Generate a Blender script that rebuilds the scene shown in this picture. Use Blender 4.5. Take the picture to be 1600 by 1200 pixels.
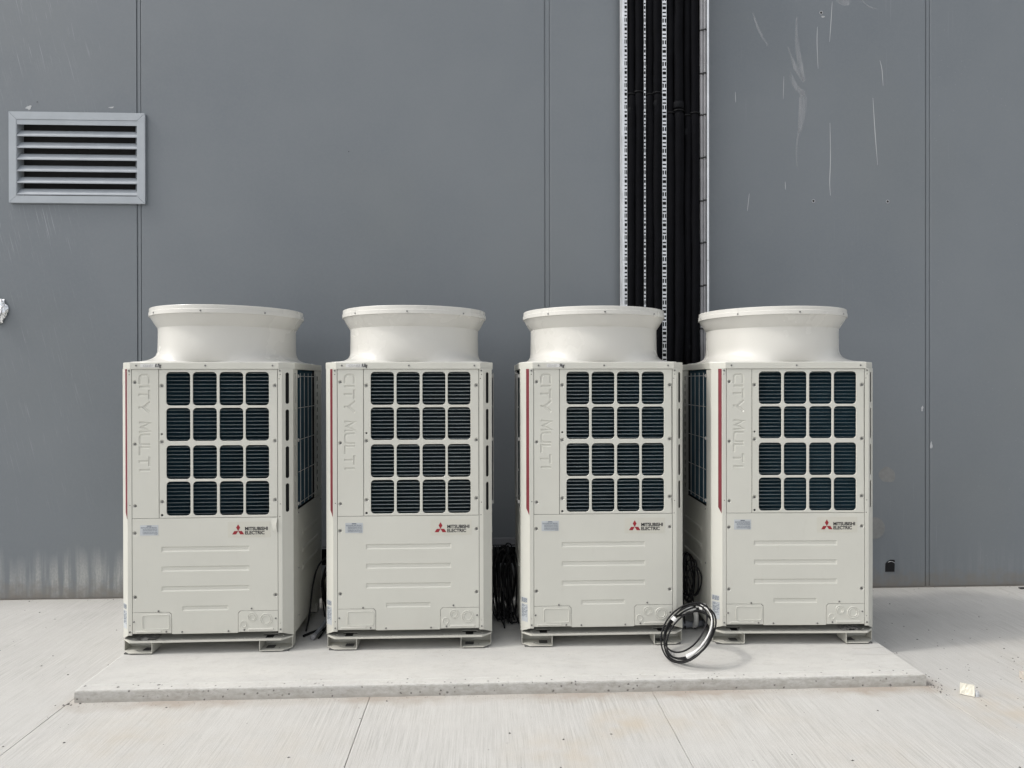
import bpy, bmesh, math, random
from mathutils import Vector, Matrix
random.seed(7)
PI = math.pi
R = math.radians
S = bpy.context.scene
for o in list(bpy.data.objects):
    bpy.data.objects.remove(o, do_unlink=True)
COL = S.collection

# ------------------------------------------------------------------ camera
cam_d = bpy.data.cameras.new('camera')
cam = bpy.data.objects.new('camera', cam_d)
COL.objects.link(cam)
S.camera = cam
cam_d.sensor_width = 36.0
cam_d.lens = 36.0 * 1073.3 / 1600.0
cam_d.clip_start = 0.05
cam_d.clip_end = 500
EYE = 1.542
yaw, pitch, roll = 0.0402, -0.0036, -0.0015
cam.matrix_world = (Matrix.Translation((0, 0, EYE)) @ Matrix.Rotation(-yaw, 4, 'Z')
                    @ Matrix.Rotation(PI / 2 + pitch, 4, 'X') @ Matrix.Rotation(roll, 4, 'Z'))

# ------------------------------------------------------------------ world and sun
SUN_EL = R(49)
SUN_DIR = Vector((0.982, 0.187, 0)).normalized()      # the way the light travels along the ground
w = bpy.data.worlds.new('World')
S.world = w
w.use_nodes = True
nt = w.node_tree
nt.nodes.clear()
wo = nt.nodes.new('ShaderNodeOutputWorld')
bg = nt.nodes.new('ShaderNodeBackground')
bg.inputs['Strength'].default_value = 0.15
sk = nt.nodes.new('ShaderNodeTexSky')
sk.sky_type = 'NISHITA'
sk.sun_disc = False
sk.sun_elevation = SUN_EL
sk.sun_rotation = math.atan2(-SUN_DIR.x, -SUN_DIR.y)
sk.air_density = 1.0
sk.dust_density = 4.0
sk.ozone_density = 1.0
hs = nt.nodes.new('ShaderNodeHueSaturation')            # thin white cloud veil takes most of the blue out
hs.inputs['Saturation'].default_value = 0.22
nt.links.new(sk.outputs[0], hs.inputs['Color'])
nt.links.new(hs.outputs[0], bg.inputs['Color'])
nt.links.new(bg.outputs[0], wo.inputs[0])

sd = bpy.data.lights.new('sun', 'SUN')
sd.energy = 0.7
sd.angle = R(4.0)
sd.color = (1.0, 0.96, 0.9)
so = bpy.data.objects.new('sun', sd)
COL.objects.link(so)
ldir = Vector((SUN_DIR.x * math.cos(SUN_EL), SUN_DIR.y * math.cos(SUN_EL), -math.sin(SUN_EL)))
so.rotation_euler = ldir.to_track_quat('-Z', 'Y').to_euler()
so.location = (-4, -1, 8)

S.render.engine = 'CYCLES'
S.view_settings.view_transform = 'Standard'
S.view_settings.look = 'None'
S.view_settings.gamma = 1.0
S.view_settings.use_curve_mapping = False
S.view_settings.exposure = 0.66


# ------------------------------------------------------------------ materials
class N:
    """small node-graph helper"""
    def __init__(self, name, rough=0.5, metal=0.0, col=(0.5, 0.5, 0.5), spec=0.5):
        self.m = bpy.data.materials.new(name)
        self.m.use_nodes = True
        self.t = self.m.node_tree
        self.b = self.t.nodes['Principled BSDF']
        self.b.inputs['Base Color'].default_value = (*col, 1)
        self.b.inputs['Roughness'].default_value = rough
        self.b.inputs['Metallic'].default_value = metal
        self.b.inputs['Specular IOR Level'].default_value = spec
        self._c = None

    def n(self, typ, **kw):
        nd = self.t.nodes.new('ShaderNode' + typ)
        for k, v in kw.items():
            setattr(nd, k, v)
        return nd

    def l(self, a, b):
        self.t.links.new(a, b)

    def coord(self):
        if self._c is None:
            g = self.n('NewGeometry')
            self._c = g.outputs['Position']
        return self._c

    def obj(self):
        return self.n('TexCoord').outputs['Object']

    def mapped(self, src, scale=(1, 1, 1), rot=(0, 0, 0), loc=(0, 0, 0)):
        mp = self.n('Mapping')
        mp.inputs['Scale'].default_value = scale
        mp.inputs['Rotation'].default_value = rot
        mp.inputs['Location'].default_value = loc
        self.l(src, mp.inputs['Vector'])
        return mp.outputs[0]

    def noise(self, vec, scale=5, detail=4, rough=0.5):
        nd = self.n('TexNoise')
        nd.inputs['Scale'].default_value = scale
        nd.inputs['Detail'].default_value = detail
        nd.inputs['Roughness'].default_value = rough
        self.l(vec, nd.inputs['Vector'])
        return nd.outputs['Fac']

    def voro(self, vec, scale=5, rnd=1.0):
        nd = self.n('TexVoronoi')
        nd.inputs['Scale'].default_value = scale
        nd.inputs['Randomness'].default_value = rnd
        self.l(vec, nd.inputs['Vector'])
        return nd

    def ramp(self, fac, a, b, va=0.0, vb=1.0):
        mr = self.n('MapRange')
        mr.inputs['From Min'].default_value = a
        mr.inputs['From Max'].default_value = b
        mr.inputs['To Min'].default_value = va
        mr.inputs['To Max'].default_value = vb
        self.l(fac, mr.inputs['Value'])
        return mr.outputs[0]

    def math(self, op, a, b):
        nd = self.n('Math', operation=op)
        for i, v in enumerate((a, b)):
            if isinstance(v, (int, float)):
                nd.inputs[i].default_value = v
            else:
                self.l(v, nd.inputs[i])
        return nd.outputs[0]

    def mix(self, fac, a, b, mode='MIX'):
        nd = self.n('Mix', data_type='RGBA', blend_type=mode)
        for k, v in ((0, fac), (6, a), (7, b)):
            if isinstance(v, (int, float)):
                nd.inputs[k].default_value = v
            elif isinstance(v, tuple):
                nd.inputs[k].default_value = (*v, 1)
            else:
                self.l(v, nd.inputs[k])
        return nd.outputs[2]

    def xyz(self, src):
        s = self.n('SeparateXYZ')
        self.l(src, s.inputs[0])
        return s.outputs

    def spot(self, c, r0, r1):
        """1 inside r0 of point c, 0 beyond r1"""
        d = self.n('VectorMath', operation='DISTANCE')
        self.l(self.coord(), d.inputs[0])
        d.inputs[1].default_value = c
        return self.ramp(d.outputs['Value'], r0, r1, 1.0, 0.0)

    def color(self, c):
        self.l(c, self.b.inputs['Base Color'])

    def roughness(self, c):
        self.l(c, self.b.inputs['Roughness'])

    def bump(self, h, strength=0.3, dist=0.002):
        bp = self.n('Bump')
        bp.inputs['Strength'].default_value = strength
        bp.inputs['Distance'].default_value = dist
        self.l(h, bp.inputs['Height'])
        self.l(bp.outputs[0], self.b.inputs['Normal'])


def simple(name, col, rough=0.5, metal=0.0, var=0.12, scale=9.0, spec=0.5):
    m = N(name, rough, metal, col, spec)
    f = m.noise(m.coord(), scale, 5, 0.6)
    v = m.ramp(f, 0.3, 0.7, 1 - var, 1 + var)
    lo = tuple(c * (1 - var) for c in col)
    hi = tuple(min(1, c * (1 + var)) for c in col)
    m.color(m.mix(m.ramp(f, 0.3, 0.7), lo, hi))
    m.roughness(m.ramp(f, 0.3, 0.7, max(0.03, rough - 0.08), min(1, rough + 0.08)))
    return m.m


# cladding: satin dark grey with slanting scratches on the left, lime streaks at the foot, scuffs to the right
def wall_material():
    m = N('cladding_paint', 0.42, 0.0, (0.16, 0.18, 0.2))
    P = m.coord()
    x, y, z = m.xyz(P)
    big = m.noise(P, 0.9, 4, 0.55)
    base = m.mix(m.ramp(big, 0.3, 0.7), (0.142, 0.160, 0.178), (0.166, 0.184, 0.200))
    fine = m.noise(P, 60, 3, 0.6)
    base = m.mix(m.ramp(fine, 0.35, 0.65, 0.0, 0.25), base, (0.18, 0.195, 0.205))
    # rain-like slanted scratches, left panel only
    leftm = m.ramp(x, -2.6, -3.0)
    leftz = m.ramp(z, 0.5, 1.0)
    sv = m.mapped(m.mapped(P, (1, 1, 1), (0, R(14), 0)), (150, 1, 2.6))
    s1 = m.noise(sv, 1.0, 2, 0.5)
    s2 = m.noise(m.mapped(m.mapped(P, (1, 1, 1), (0, R(11), 0)), (230, 1, 5.0), (0, 0, 0), (3, 0, 7)), 1.0, 2, 0.5)
    patch = m.ramp(m.noise(P, 2.4, 3, 0.6), 0.36, 0.60)
    sc = m.math('MAXIMUM', m.ramp(s1, 0.63, 0.72), m.ramp(s2, 0.65, 0.74))
    sc = m.math('MULTIPLY', m.math('MULTIPLY', sc, patch), m.math('MULTIPLY', leftm, leftz))
    base = m.mix(m.math('MULTIPLY', sc, 0.55), base, (0.42, 0.43, 0.44))
    # sparse vertical scratches elsewhere
    s3 = m.noise(m.mapped(P, (120, 1, 1.6), (0, R(2), 0), (9, 0, 2)), 1.0, 2, 0.5)
    p3 = m.ramp(m.noise(m.mapped(P, (1, 1, 0.5), (0, 0, 0), (5, 0, 1)), 1.4, 2, 0.5), 0.5, 0.66)
    rightm = m.ramp(x, 1.7, 2.0)
    sc3 = m.math('MULTIPLY', m.math('MULTIPLY', m.ramp(s3, 0.66, 0.74), p3), rightm)
    base = m.mix(m.math('MULTIPLY', sc3, 0.5), base, (0.34, 0.35, 0.36))
    # small pale flecks, right side
    vf = m.voro(m.mapped(P, (1, 1, 1.4)), 22).outputs['Distance']
    fl = m.math('MULTIPLY', m.ramp(vf, 0.10, 0.05), m.ramp(m.noise(P, 2.3, 2), 0.5, 0.62))
    fl = m.math('MULTIPLY', fl, m.ramp(x, 2.4, 3.4))
    base = m.mix(m.math('MULTIPLY', fl, 0.35), base, (0.4, 0.4, 0.4))
    # lime wash at the foot, with darker runs
    drip = m.noise(m.mapped(P, (19, 1, 0.9)), 1.0, 3, 0.6)
    grain = m.noise(m.mapped(P, (1, 1, 0.6)), 90, 3, 0.7)
    hz = m.math('ADD', z, m.ramp(m.noise(m.mapped(P, (5, 1, 0.1)), 1.0, 3), 0.3, 0.7, -0.10, 0.12))
    lime = m.math('MULTIPLY', m.ramp(hz, 0.36, 0.18), m.ramp(drip, 0.40, 0.56, 0.10, 1.0))
    lime = m.math('MULTIPLY', lime, m.ramp(grain, 0.3, 0.7, 0.45, 1.0))
    lime = m.math('MULTIPLY', lime, m.ramp(x, -2.0, -2.5, 0.12, 0.95))
    lime = m.math('MULTIPLY', lime, m.ramp(x, -3.55, -3.0, 0.45, 1.0))
    base = m.mix(m.math('MULTIPLY', lime, 0.9), base, (0.43, 0.43, 0.41))
    # splashed dust just above the ground
    dz = m.math('ADD', z, m.ramp(m.noise(P, 18, 3), 0.3, 0.7, -0.05, 0.05))
    base = m.mix(m.ramp(dz, 0.14, 0.0, 0.0, 0.85), base, (0.185, 0.17, 0.15))
    # soft greenish-grey bloom
    base = m.mix(m.math('MULTIPLY', m.ramp(m.noise(P, 0.55, 3), 0.5, 0.75), 0.3), base, (0.165, 0.178, 0.172))
    m.color(base)
    m.roughness(m.ramp(big, 0.3, 0.7, 0.36, 0.5))
    m.bump(m.noise(P, 1.3, 2), 0.12, 0.01)
    return m.m


def concrete(name, broom=True):
    m = N(name, 0.85, 0.0, (0.48, 0.47, 0.44), 0.25)
    P = m.coord()
    x, y, z = m.xyz(P)
    big = m.noise(P, 1.1, 5, 0.6)
    mid = m.noise(P, 7.0, 5, 0.65)
    fine = m.noise(P, 160, 3, 0.7)
    base = m.mix(m.ramp(big, 0.3, 0.7), (0.490, 0.485, 0.467), (0.56, 0.551, 0.523))
    base = m.mix(m.ramp(mid, 0.35, 0.7, 0.0, 0.55), base, (0.465, 0.455, 0.43))
    base = m.mix(m.ramp(fine, 0.35, 0.7, 0.0, 0.35), base, (0.38, 0.372, 0.352))
    h = fine
    if broom:
        wob = m.mapped(P, (1, 1, 1))
        lines = m.noise(m.mapped(P, (200, 4.2, 1)), 1.0, 4, 0.7)
        lines2 = m.noise(m.mapped(P, (75, 0.7, 1), (0, 0, R(1.0))), 1.0, 3, 0.6)
        amt = m.ramp(m.noise(P, 1.7, 3), 0.35, 0.65, 0.35, 1.0)
        f = m.math('MULTIPLY', m.ramp(lines, 0.46, 0.66), amt)
        base = m.mix(m.math('MULTIPLY', f, 0.64), base, (0.27, 0.26, 0.24))
        f2 = m.math('MULTIPLY', m.ramp(lines2, 0.50, 0.66), amt)
        base = m.mix(m.math('MULTIPLY', f2, 0.26), base, (0.66, 0.65, 0.62))
        gr = m.noise(P, 420, 2, 0.6)
        base = m.mix(m.ramp(gr, 0.55, 0.70, 0.0, 0.6), base, (0.25, 0.24, 0.22))
        base = m.mix(m.ramp(gr, 0.45, 0.30, 0.0, 0.35), base, (0.68, 0.67, 0.64))
        h = m.math('ADD', m.math('MULTIPLY', lines, 1.0), m.math('MULTIPLY', fine, 0.35))
        # rusty and tan spills
        for c, r1, k in (((0.60, 3.06, 0), 0.17, 0.75), ((0.72, 3.09, 0), 0.20, 0.45), ((0.95, 3.08, 0), 0.22, 0.35), ((2.45, 3.10, 0), 0.34, 0.60), ((0.42, 2.82, 0), 0.22, 0.40),
                         ((0.25, 2.85, 0), 0.25, 0.38), ((-1.55, 3.05, 0), 0.35, 0.35), ((-0.9, 2.75, 0), 0.5, 0.25), ((-2.7, 3.2, 0), 0.4, 0.22), ((1.6, 2.7, 0), 0.45, 0.2), ((3.1, 3.6, 0), 0.5, 0.22),
                         ((1.35, 3.13, 0), 0.2, 0.18)):
            sp = m.math('MULTIPLY', m.spot(c, 0.0, r1), m.ramp(m.noise(P, 9, 4), 0.3, 0.65))
            base = m.mix(m.math('MULTIPLY', sp, k * 0.85), base, (0.46, 0.385, 0.285))
        # dirt washed up against the plinth front; ground darker towards the wall foot
        jx = m.math('ADD', y, m.ramp(m.noise(P, 12, 3), 0.3, 0.7, -0.03, 0.03))
        inpad = m.math('MULTIPLY', m.ramp(x, -2.06, -1.98), m.ramp(x, 2.34, 2.22))
        d1 = m.math('MULTIPLY', m.math('MULTIPLY', m.ramp(jx, 3.27, 3.35), m.ramp(y, 3.50, 3.44)), inpad)
        base = m.mix(m.math('MULTIPLY', d1, m.ramp(m.noise(m.mapped(P, (1.3, 1, 1)), 1.6, 3), 0.38, 0.62, 0.30, 0.95)), base, (0.35, 0.305, 0.26))
        d2 = m.ramp(jx, 4.75, 5.02)
        base = m.mix(m.math('MULTIPLY', d2, 0.40), base, (0.31, 0.30, 0.275))
    else:
        trow = m.noise(m.mapped(P, (2.5, 7, 9)), 1.0, 5, 0.65)
        base = m.mix(m.ramp(trow, 0.4, 0.68, 0.0, 0.5), base, (0.60, 0.59, 0.55))
        clo = m.noise(m.mapped(P, (1, 1.6, 1)), 22, 4, 0.65)
        base = m.mix(m.ramp(clo, 0.52, 0.7, 0.0, 0.35), base, (0.40, 0.385, 0.355))
        gr = m.noise(P, 380, 2, 0.6)
        base = m.mix(m.ramp(gr, 0.58, 0.74, 0.0, 0.4), base, (0.28, 0.27, 0.25))
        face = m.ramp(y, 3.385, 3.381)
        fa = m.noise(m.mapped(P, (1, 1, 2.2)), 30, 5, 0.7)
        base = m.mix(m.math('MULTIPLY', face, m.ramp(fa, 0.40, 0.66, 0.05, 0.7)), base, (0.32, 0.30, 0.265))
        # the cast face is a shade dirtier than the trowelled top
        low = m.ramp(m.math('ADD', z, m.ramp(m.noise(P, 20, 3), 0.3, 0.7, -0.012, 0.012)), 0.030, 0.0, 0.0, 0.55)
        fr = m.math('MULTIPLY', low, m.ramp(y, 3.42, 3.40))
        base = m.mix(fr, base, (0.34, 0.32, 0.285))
    # air holes and specks
    vo = m.voro(P, 17 if not broom else 9)
    sel = m.n('SeparateColor')
    m.l(vo.outputs['Color'], sel.inputs[0])
    pit = m.math('MULTIPLY', m.ramp(vo.outputs['Distance'], 0.075, 0.04) if broom else m.ramp(m.math('ADD', vo.outputs['Distance'], m.ramp(m.noise(P, 120, 2), 0.3, 0.7, -0.05, 0.05)), 0.15, 0.09), m.ramp(sel.outputs[0], 0.82, 0.86) if broom else m.ramp(sel.outputs[0], 0.62, 0.66))
    if not broom:
        edge = m.math('MAXIMUM', m.ramp(y, 3.455, 3.435), 0.04)
        pit = m.math('MULTIPLY', pit, edge)
    if not broom:
        vo2 = m.voro(P, 42)
        sel2 = m.n('SeparateColor')
        m.l(vo2.outputs['Color'], sel2.inputs[0])
        p2 = m.math('MULTIPLY', m.ramp(m.math('ADD', vo2.outputs['Distance'], m.ramp(m.noise(P, 200, 2), 0.3, 0.7, -0.07, 0.07)), 0.25, 0.13), m.ramp(sel2.outputs[0], 0.64, 0.68))
        p2 = m.math('MULTIPLY', p2, edge)
        pit = m.math('MAXIMUM', pit, p2)
    base = m.mix(m.math('MULTIPLY', pit, 0.8), base, (0.08, 0.075, 0.07))
    m.color(base)
    m.bump(h, 0.55 if broom else 0.22, 0.0022 if broom else 0.001)
    return m.m


def paint_material(name, col, rough=0.38):
    m = N(name, rough, 0.0, col, 0.45)
    P = m.coord()
    f = m.noise(P, 2.2, 4, 0.6)
    lo = tuple(c * 0.965 for c in col)
    hi = tuple(min(1, c * 1.03) for c in col)
    b = m.mix(m.ramp(f, 0.3, 0.7), lo, hi)
    g = m.noise(m.mapped(P, (1, 1, 0.35)), 26, 4, 0.7)
    b = m.mix(m.ramp(g, 0.6, 0.8, 0.0, 0.16), b, (0.42, 0.39, 0.33))
    z = m.xyz(P)[2]
    b = m.mix(m.ramp(m.math('ADD', z, m.ramp(g, 0.3, 0.7, -0.06, 0.06)), 0.26, 0.08, 0.0, 0.16), b, (0.40, 0.36, 0.30))
    m.color(b)
    m.roughness(m.ramp(f, 0.3, 0.7, rough - 0.05, rough + 0.07))
    m.bump(m.noise(P, 380, 2), 0.08, 0.0005)
    return m.m


M_WALL = wall_material()
M_SLAB = concrete('brushed_concrete', True)
M_PAD = concrete('trowelled_concrete', False)
M_JOINT = simple('joint_dirt', (0.27, 0.25, 0.225), 0.95)
M_PAINT = paint_material('cream_enamel', (0.560, 0.556, 0.502))
M_HOOD = paint_material('cream_moulding', (0.60, 0.59, 0.55), 0.24)
M_RED = simple('red_trim', (0.165, 0.018, 0.028), 0.4)
M_STEEL = simple('screw_steel', (0.34, 0.34, 0.33), 0.38, 0.8)
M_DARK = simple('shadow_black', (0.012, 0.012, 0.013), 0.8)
M_RUBBER = simple('black_rubber', (0.03, 0.03, 0.032), 0.7)
M_FOOTPAD = simple('grey_rubber', (0.12, 0.12, 0.115), 0.85)
M_FIN = simple('fin_coating', (0.024, 0.066, 0.092), 0.5)
M_TUBE = simple('coil_tube_metal', (0.66, 0.73, 0.73), 0.4, 0.1)
M_WIRE = simple('guard_wire', (0.40, 0.40, 0.385), 0.45, 0.3)
M_GALV = simple('galvanised_steel', (0.72, 0.74, 0.76), 0.36, 0.45)
M_LAG = simple('pipe_lagging', (0.0048, 0.0050, 0.0062), 0.85, 0.0, 0.3, 14, 0.06)
M_TAPE_BLACK = simple('black_tape', (0.008, 0.0085, 0.010), 0.8, 0, 0.2, 20, 0.08)
M_CONDUIT = simple('grey_conduit', (0.30, 0.30, 0.31), 0.5)
M_LOUVRE = simple('louvre_grey', (0.36, 0.39, 0.42), 0.4, 0.0, 0.05)
M_CABLE = simple('black_cable', (0.0085, 0.0085, 0.0095), 0.5, 0.0, 0.2, 20, 0.25)
M_WHITE = simple('white_pvc', (0.62, 0.62, 0.605), 0.4)
M_FLEX = simple('grey_flex_pipe', (0.20, 0.21, 0.23), 0.5)
M_LABEL = simple('label_paper', (0.45, 0.475, 0.495), 0.4)
M_PRINT = simple('label_print', (0.13, 0.15, 0.18), 0.5)
M_BADGE = simple('badge_film', (0.545, 0.535, 0.470), 0.35, 0, 0.02)
M_LOGO_RED = simple('badge_red', (0.27, 0.010, 0.02), 0.4)
M_INK = simple('black_ink', (0.018, 0.018, 0.02), 0.5)
M_PENCIL = simple('faint_ink', (0.34, 0.34, 0.33), 0.6)
M_FOIL = simple('crumpled_foil', (0.86, 0.87, 0.88), 0.22, 1.0)
M_CARD = simple('cream_card', (0.55, 0.53, 0.455), 0.7)
M_GRIT = simple('grit', (0.085, 0.082, 0.078), 0.9, 0, 0.3, 40)
M_GRIT2 = simple('pale_grit', (0.33, 0.31, 0.275), 0.9, 0, 0.4, 40)
M_CHIP = simple('chipped_paint', (0.42, 0.43, 0.44), 0.7)
M_FILLER = simple('filler_smear', (0.205, 0.208, 0.204), 0.8, 0, 0.12, 30)
M_TIMBER = simple('weathered_timber', (0.50, 0.46, 0.41), 0.8, 0, 0.2, 20)


def scuff_material():
    m = N('scuff_chalk', 0.7, 0.0, (0.50, 0.51, 0.53))
    P = m.coord()
    oc = m.obj()
    f = m.noise(m.mapped(P, (70, 1, 3)), 1.0, 4, 0.7)
    ed = m.n('TexCoord').outputs['UV']
    a = m.math('MULTIPLY', m.ramp(f, 0.35, 0.7), 0.55)
    m.l(a, m.b.inputs['Alpha'])
    return m.m


M_SCUFF = scuff_material()


# ------------------------------------------------------------------ mesh helpers
class MB:
    def __init__(self):
        self.v, self.f, self.sm, self.mi = [], [], [], []

    def add(self, vs, fs, smooth=False, mi=0):
        o = len(self.v)
        self.v += [tuple(p) for p in vs]
        self.f += [tuple(i + o for i in q) for q in fs]
        self.sm += [smooth] * len(fs)
        self.mi += [mi] * len(fs)
        return self

    def box(self, x0, x1, y0, y1, z0, z1, mi=0, bev=0.0):
        if bev > 0:
            bm = bmesh.new()
            bmesh.ops.create_cube(bm, size=1)
            for q in bm.verts:
                q.co = Vector(((x0 + x1) / 2 + q.co.x * (x1 - x0), (y0 + y1) / 2 + q.co.y * (y1 - y0), (z0 + z1) / 2 + q.co.z * (z1 - z0)))
            bmesh.ops.bevel(bm, geom=bm.edges[:], offset=bev, segments=2, profile=0.5, affect='EDGES')
            return self.bm(bm, mi=mi)
        v = [(x0, y0, z0), (x1, y0, z0), (x1, y1, z0), (x0, y1, z0), (x0, y0, z1), (x1, y0, z1), (x1, y1, z1), (x0, y1, z1)]
        f = [(0, 3, 2, 1), (4, 5, 6, 7), (0, 1, 5, 4), (1, 2, 6, 5), (2, 3, 7, 6), (3, 0, 4, 7)]
        return self.add(v, f, False, mi)

    def bm(self, bm, smooth=False, mi=0):
        bm.verts.ensure_lookup_table()
        bm.verts.index_update()
        self.add([q.co[:] for q in bm.verts], [[q.index for q in f.verts] for f in bm.faces], smooth, mi)
        bm.free()
        return self

    def mesh(self, me, mat=None, smooth=False, mi=0):
        vs = [(mat @ q.co) if mat else q.co.copy() for q in me.vertices]
        self.add(vs, [list(p.vertices) for p in me.polygons], smooth, mi)
        bpy.data.meshes.remove(me)
        return self

    def tube(self, pts, r, seg=8, closed=False, smooth=True, mi=0, cap=True):
        pts = [Vector(p) for p in pts]
        n = len(pts)
        rr = r if isinstance(r, (list, tuple)) else [r] * n
        rings = []
        up = None
        for i in range(n):
            if closed:
                t = pts[(i + 1) % n] - pts[i - 1]
            else:
                t = pts[min(i + 1, n - 1)] - pts[max(i - 1, 0)]
            t.normalize()
            if up is None:
                up = t.orthogonal().normalized()
            up = (up - t * up.dot(t))
            if up.length < 1e-6:
                up = t.orthogonal()
            up.normalize()
            sd_ = t.cross(up)
            rings.append([pts[i] + (up * math.cos(2 * PI * k / seg) + sd_ * math.sin(2 * PI * k / seg)) * rr[i] for k in range(seg)])
        vs = [p for q in rings for p in q]
        fs = []
        for i in range(n if closed else n - 1):
            a, b = i * seg, ((i + 1) % n) * seg
            for k in range(seg):
                k2 = (k + 1) % seg
                fs.append((a + k, a + k2, b + k2, b + k))
        self.add(vs, fs, smooth, mi)
        if cap and not closed:
            self.add(rings[0], [tuple(range(seg))[::-1]], False, mi)
            self.add(rings[-1], [tuple(range(seg))], False, mi)
        return self

    def build(self, name, mat, parent=None, weld=False):
        me = bpy.data.meshes.new(name)
        me.from_pydata(self.v, [], self.f)
        me.polygons.foreach_set('use_smooth', self.sm)
        me.polygons.foreach_set('material_index', self.mi)
        for mm in (mat if isinstance(mat, (list, tuple)) else [mat]):
            me.materials.append(mm)
        bm = bmesh.new()
        bm.from_mesh(me)
        if weld:
            bmesh.ops.remove_doubles(bm, verts=bm.verts[:], dist=1e-5)
        bmesh.ops.recalc_face_normals(bm, faces=bm.faces[:])
        bm.to_mesh(me)
        bm.free()
        me.update()
        o = bpy.data.objects.new(name, me)
        COL.objects.link(o)
        if parent is not None:
            o.parent = parent
        return o


def link_mesh(name, me, parent, loc=(0, 0, 0), rot=(0, 0, 0)):
    o = bpy.data.objects.new(name, me)
    COL.objects.link(o)
    o.parent = parent
    o.location = loc
    o.rotation_euler = rot
    return o


def empty(name, loc, rz=0.0, label=None, cat=None, group=None):
    o = bpy.data.objects.new(name, None)
    COL.objects.link(o)
    o.empty_display_size = 0.1
    o.location = loc
    o.rotation_euler = (0, 0, rz)
    return tag(o, label, cat, group)


def tag(o, label=None, cat=None, group=None, kind=None):
    if label: o['label'] = label
    if cat: o['category'] = cat
    if group: o['group'] = group
    if kind: o['kind'] = kind
    return o


def rrect(x0, x1, z0, z1, r, n=5):
    p = []
    for cx, cz, a in ((x1 - r, z1 - r, 0), (x0 + r, z1 - r, 90), (x0 + r, z0 + r, 180), (x1 - r, z0 + r, 270)):
        for k in range(n + 1):
            t = R(a + 90 * k / n)
            p.append((cx + r * math.cos(t), cz + r * math.sin(t)))
    return p


def circ(x, z, r, n=14):
    return [(x + r * math.cos(2 * PI * k / n), z + r * math.sin(2 * PI * k / n)) for k in range(n)]


def plate_mesh(outline, holes=(), half=0.003, bevel=0.0):
    """a sheet with holes, cut from a filled 2-D curve"""
    c = bpy.data.curves.new('sheet', 'CURVE')
    c.dimensions = '2D'
    c.fill_mode = 'BOTH'
    c.extrude = max(1e-5, half - bevel)
    c.bevel_depth = bevel
    c.bevel_resolution = 0
    c.offset = -bevel
    for pts in [outline] + list(holes):
        sp = c.splines.new('POLY')
        sp.points.add(len(pts) - 1)
        for q, p in zip(sp.points, pts):
            q.co = (p[0], p[1], 0, 1)
        sp.use_cyclic_u = True
    o = bpy.data.objects.new('sheet', c)
    me = bpy.data.meshes.new_from_object(o)
    bpy.data.objects.remove(o)
    bpy.data.curves.remove(c)
    return me


def frame(origin, a, b):
    """matrix taking (u, v, w) to origin + a*u + b*v + (a x b)*w"""
    a, b = Vector(a).normalized(), Vector(b).normalized()
    n = a.cross(b)
    return Matrix(((a.x, b.x, n.x, origin[0]), (a.y, b.y, n.y, origin[1]), (a.z, b.z, n.z, origin[2]), (0, 0, 0, 1)))


FRONT = lambda y: frame((0, y, 0), (1, 0, 0), (0, 0, 1))


def front_plate(mb, outline, holes=(), y=0.0, thick=0.008, bevel=0.0012, mi=0):
    """sheet in the x-z plane with its outer face at y, thickness going back"""
    return mb.mesh(plate_mesh(outline, holes, thick / 2, min(bevel, thick * 0.3)), FRONT(y + thick / 2), False, mi)


def text_mesh(body, size, offset=0.0, extrude=0.0004, sx=1.0, spacing=1.0, shear=0.0):
    c = bpy.data.curves.new('lettering', 'FONT')
    c.body = body
    c.size = size
    c.offset = offset
    c.extrude = extrude
    c.space_character = spacing
    c.shear = shear
    o = bpy.data.objects.new('lettering', c)
    me = bpy.data.meshes.new_from_object(o)
    bpy.data.objects.remove(o)
    bpy.data.curves.remove(c)
    return me


def text_fit(mb, body, x0, x1, z0, z1, y, offset=0.0, shear=0.0, mi=0):
    me = text_mesh(body, 0.05, offset, 0.0003, shear=shear)
    xs = [q.co.x for q in me.vertices]
    ys = [q.co.y for q in me.vertices]
    a, b, c, d = min(xs), max(xs), min(ys), max(ys)
    for q in me.vertices:
        q.co.x = x0 + (q.co.x - a) / (b - a) * (x1 - x0)
        q.co.y = z0 + (q.co.y - c) / (d - c) * (z1 - z0)
    return mb.mesh(me, FRONT(y), False, mi)


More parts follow.
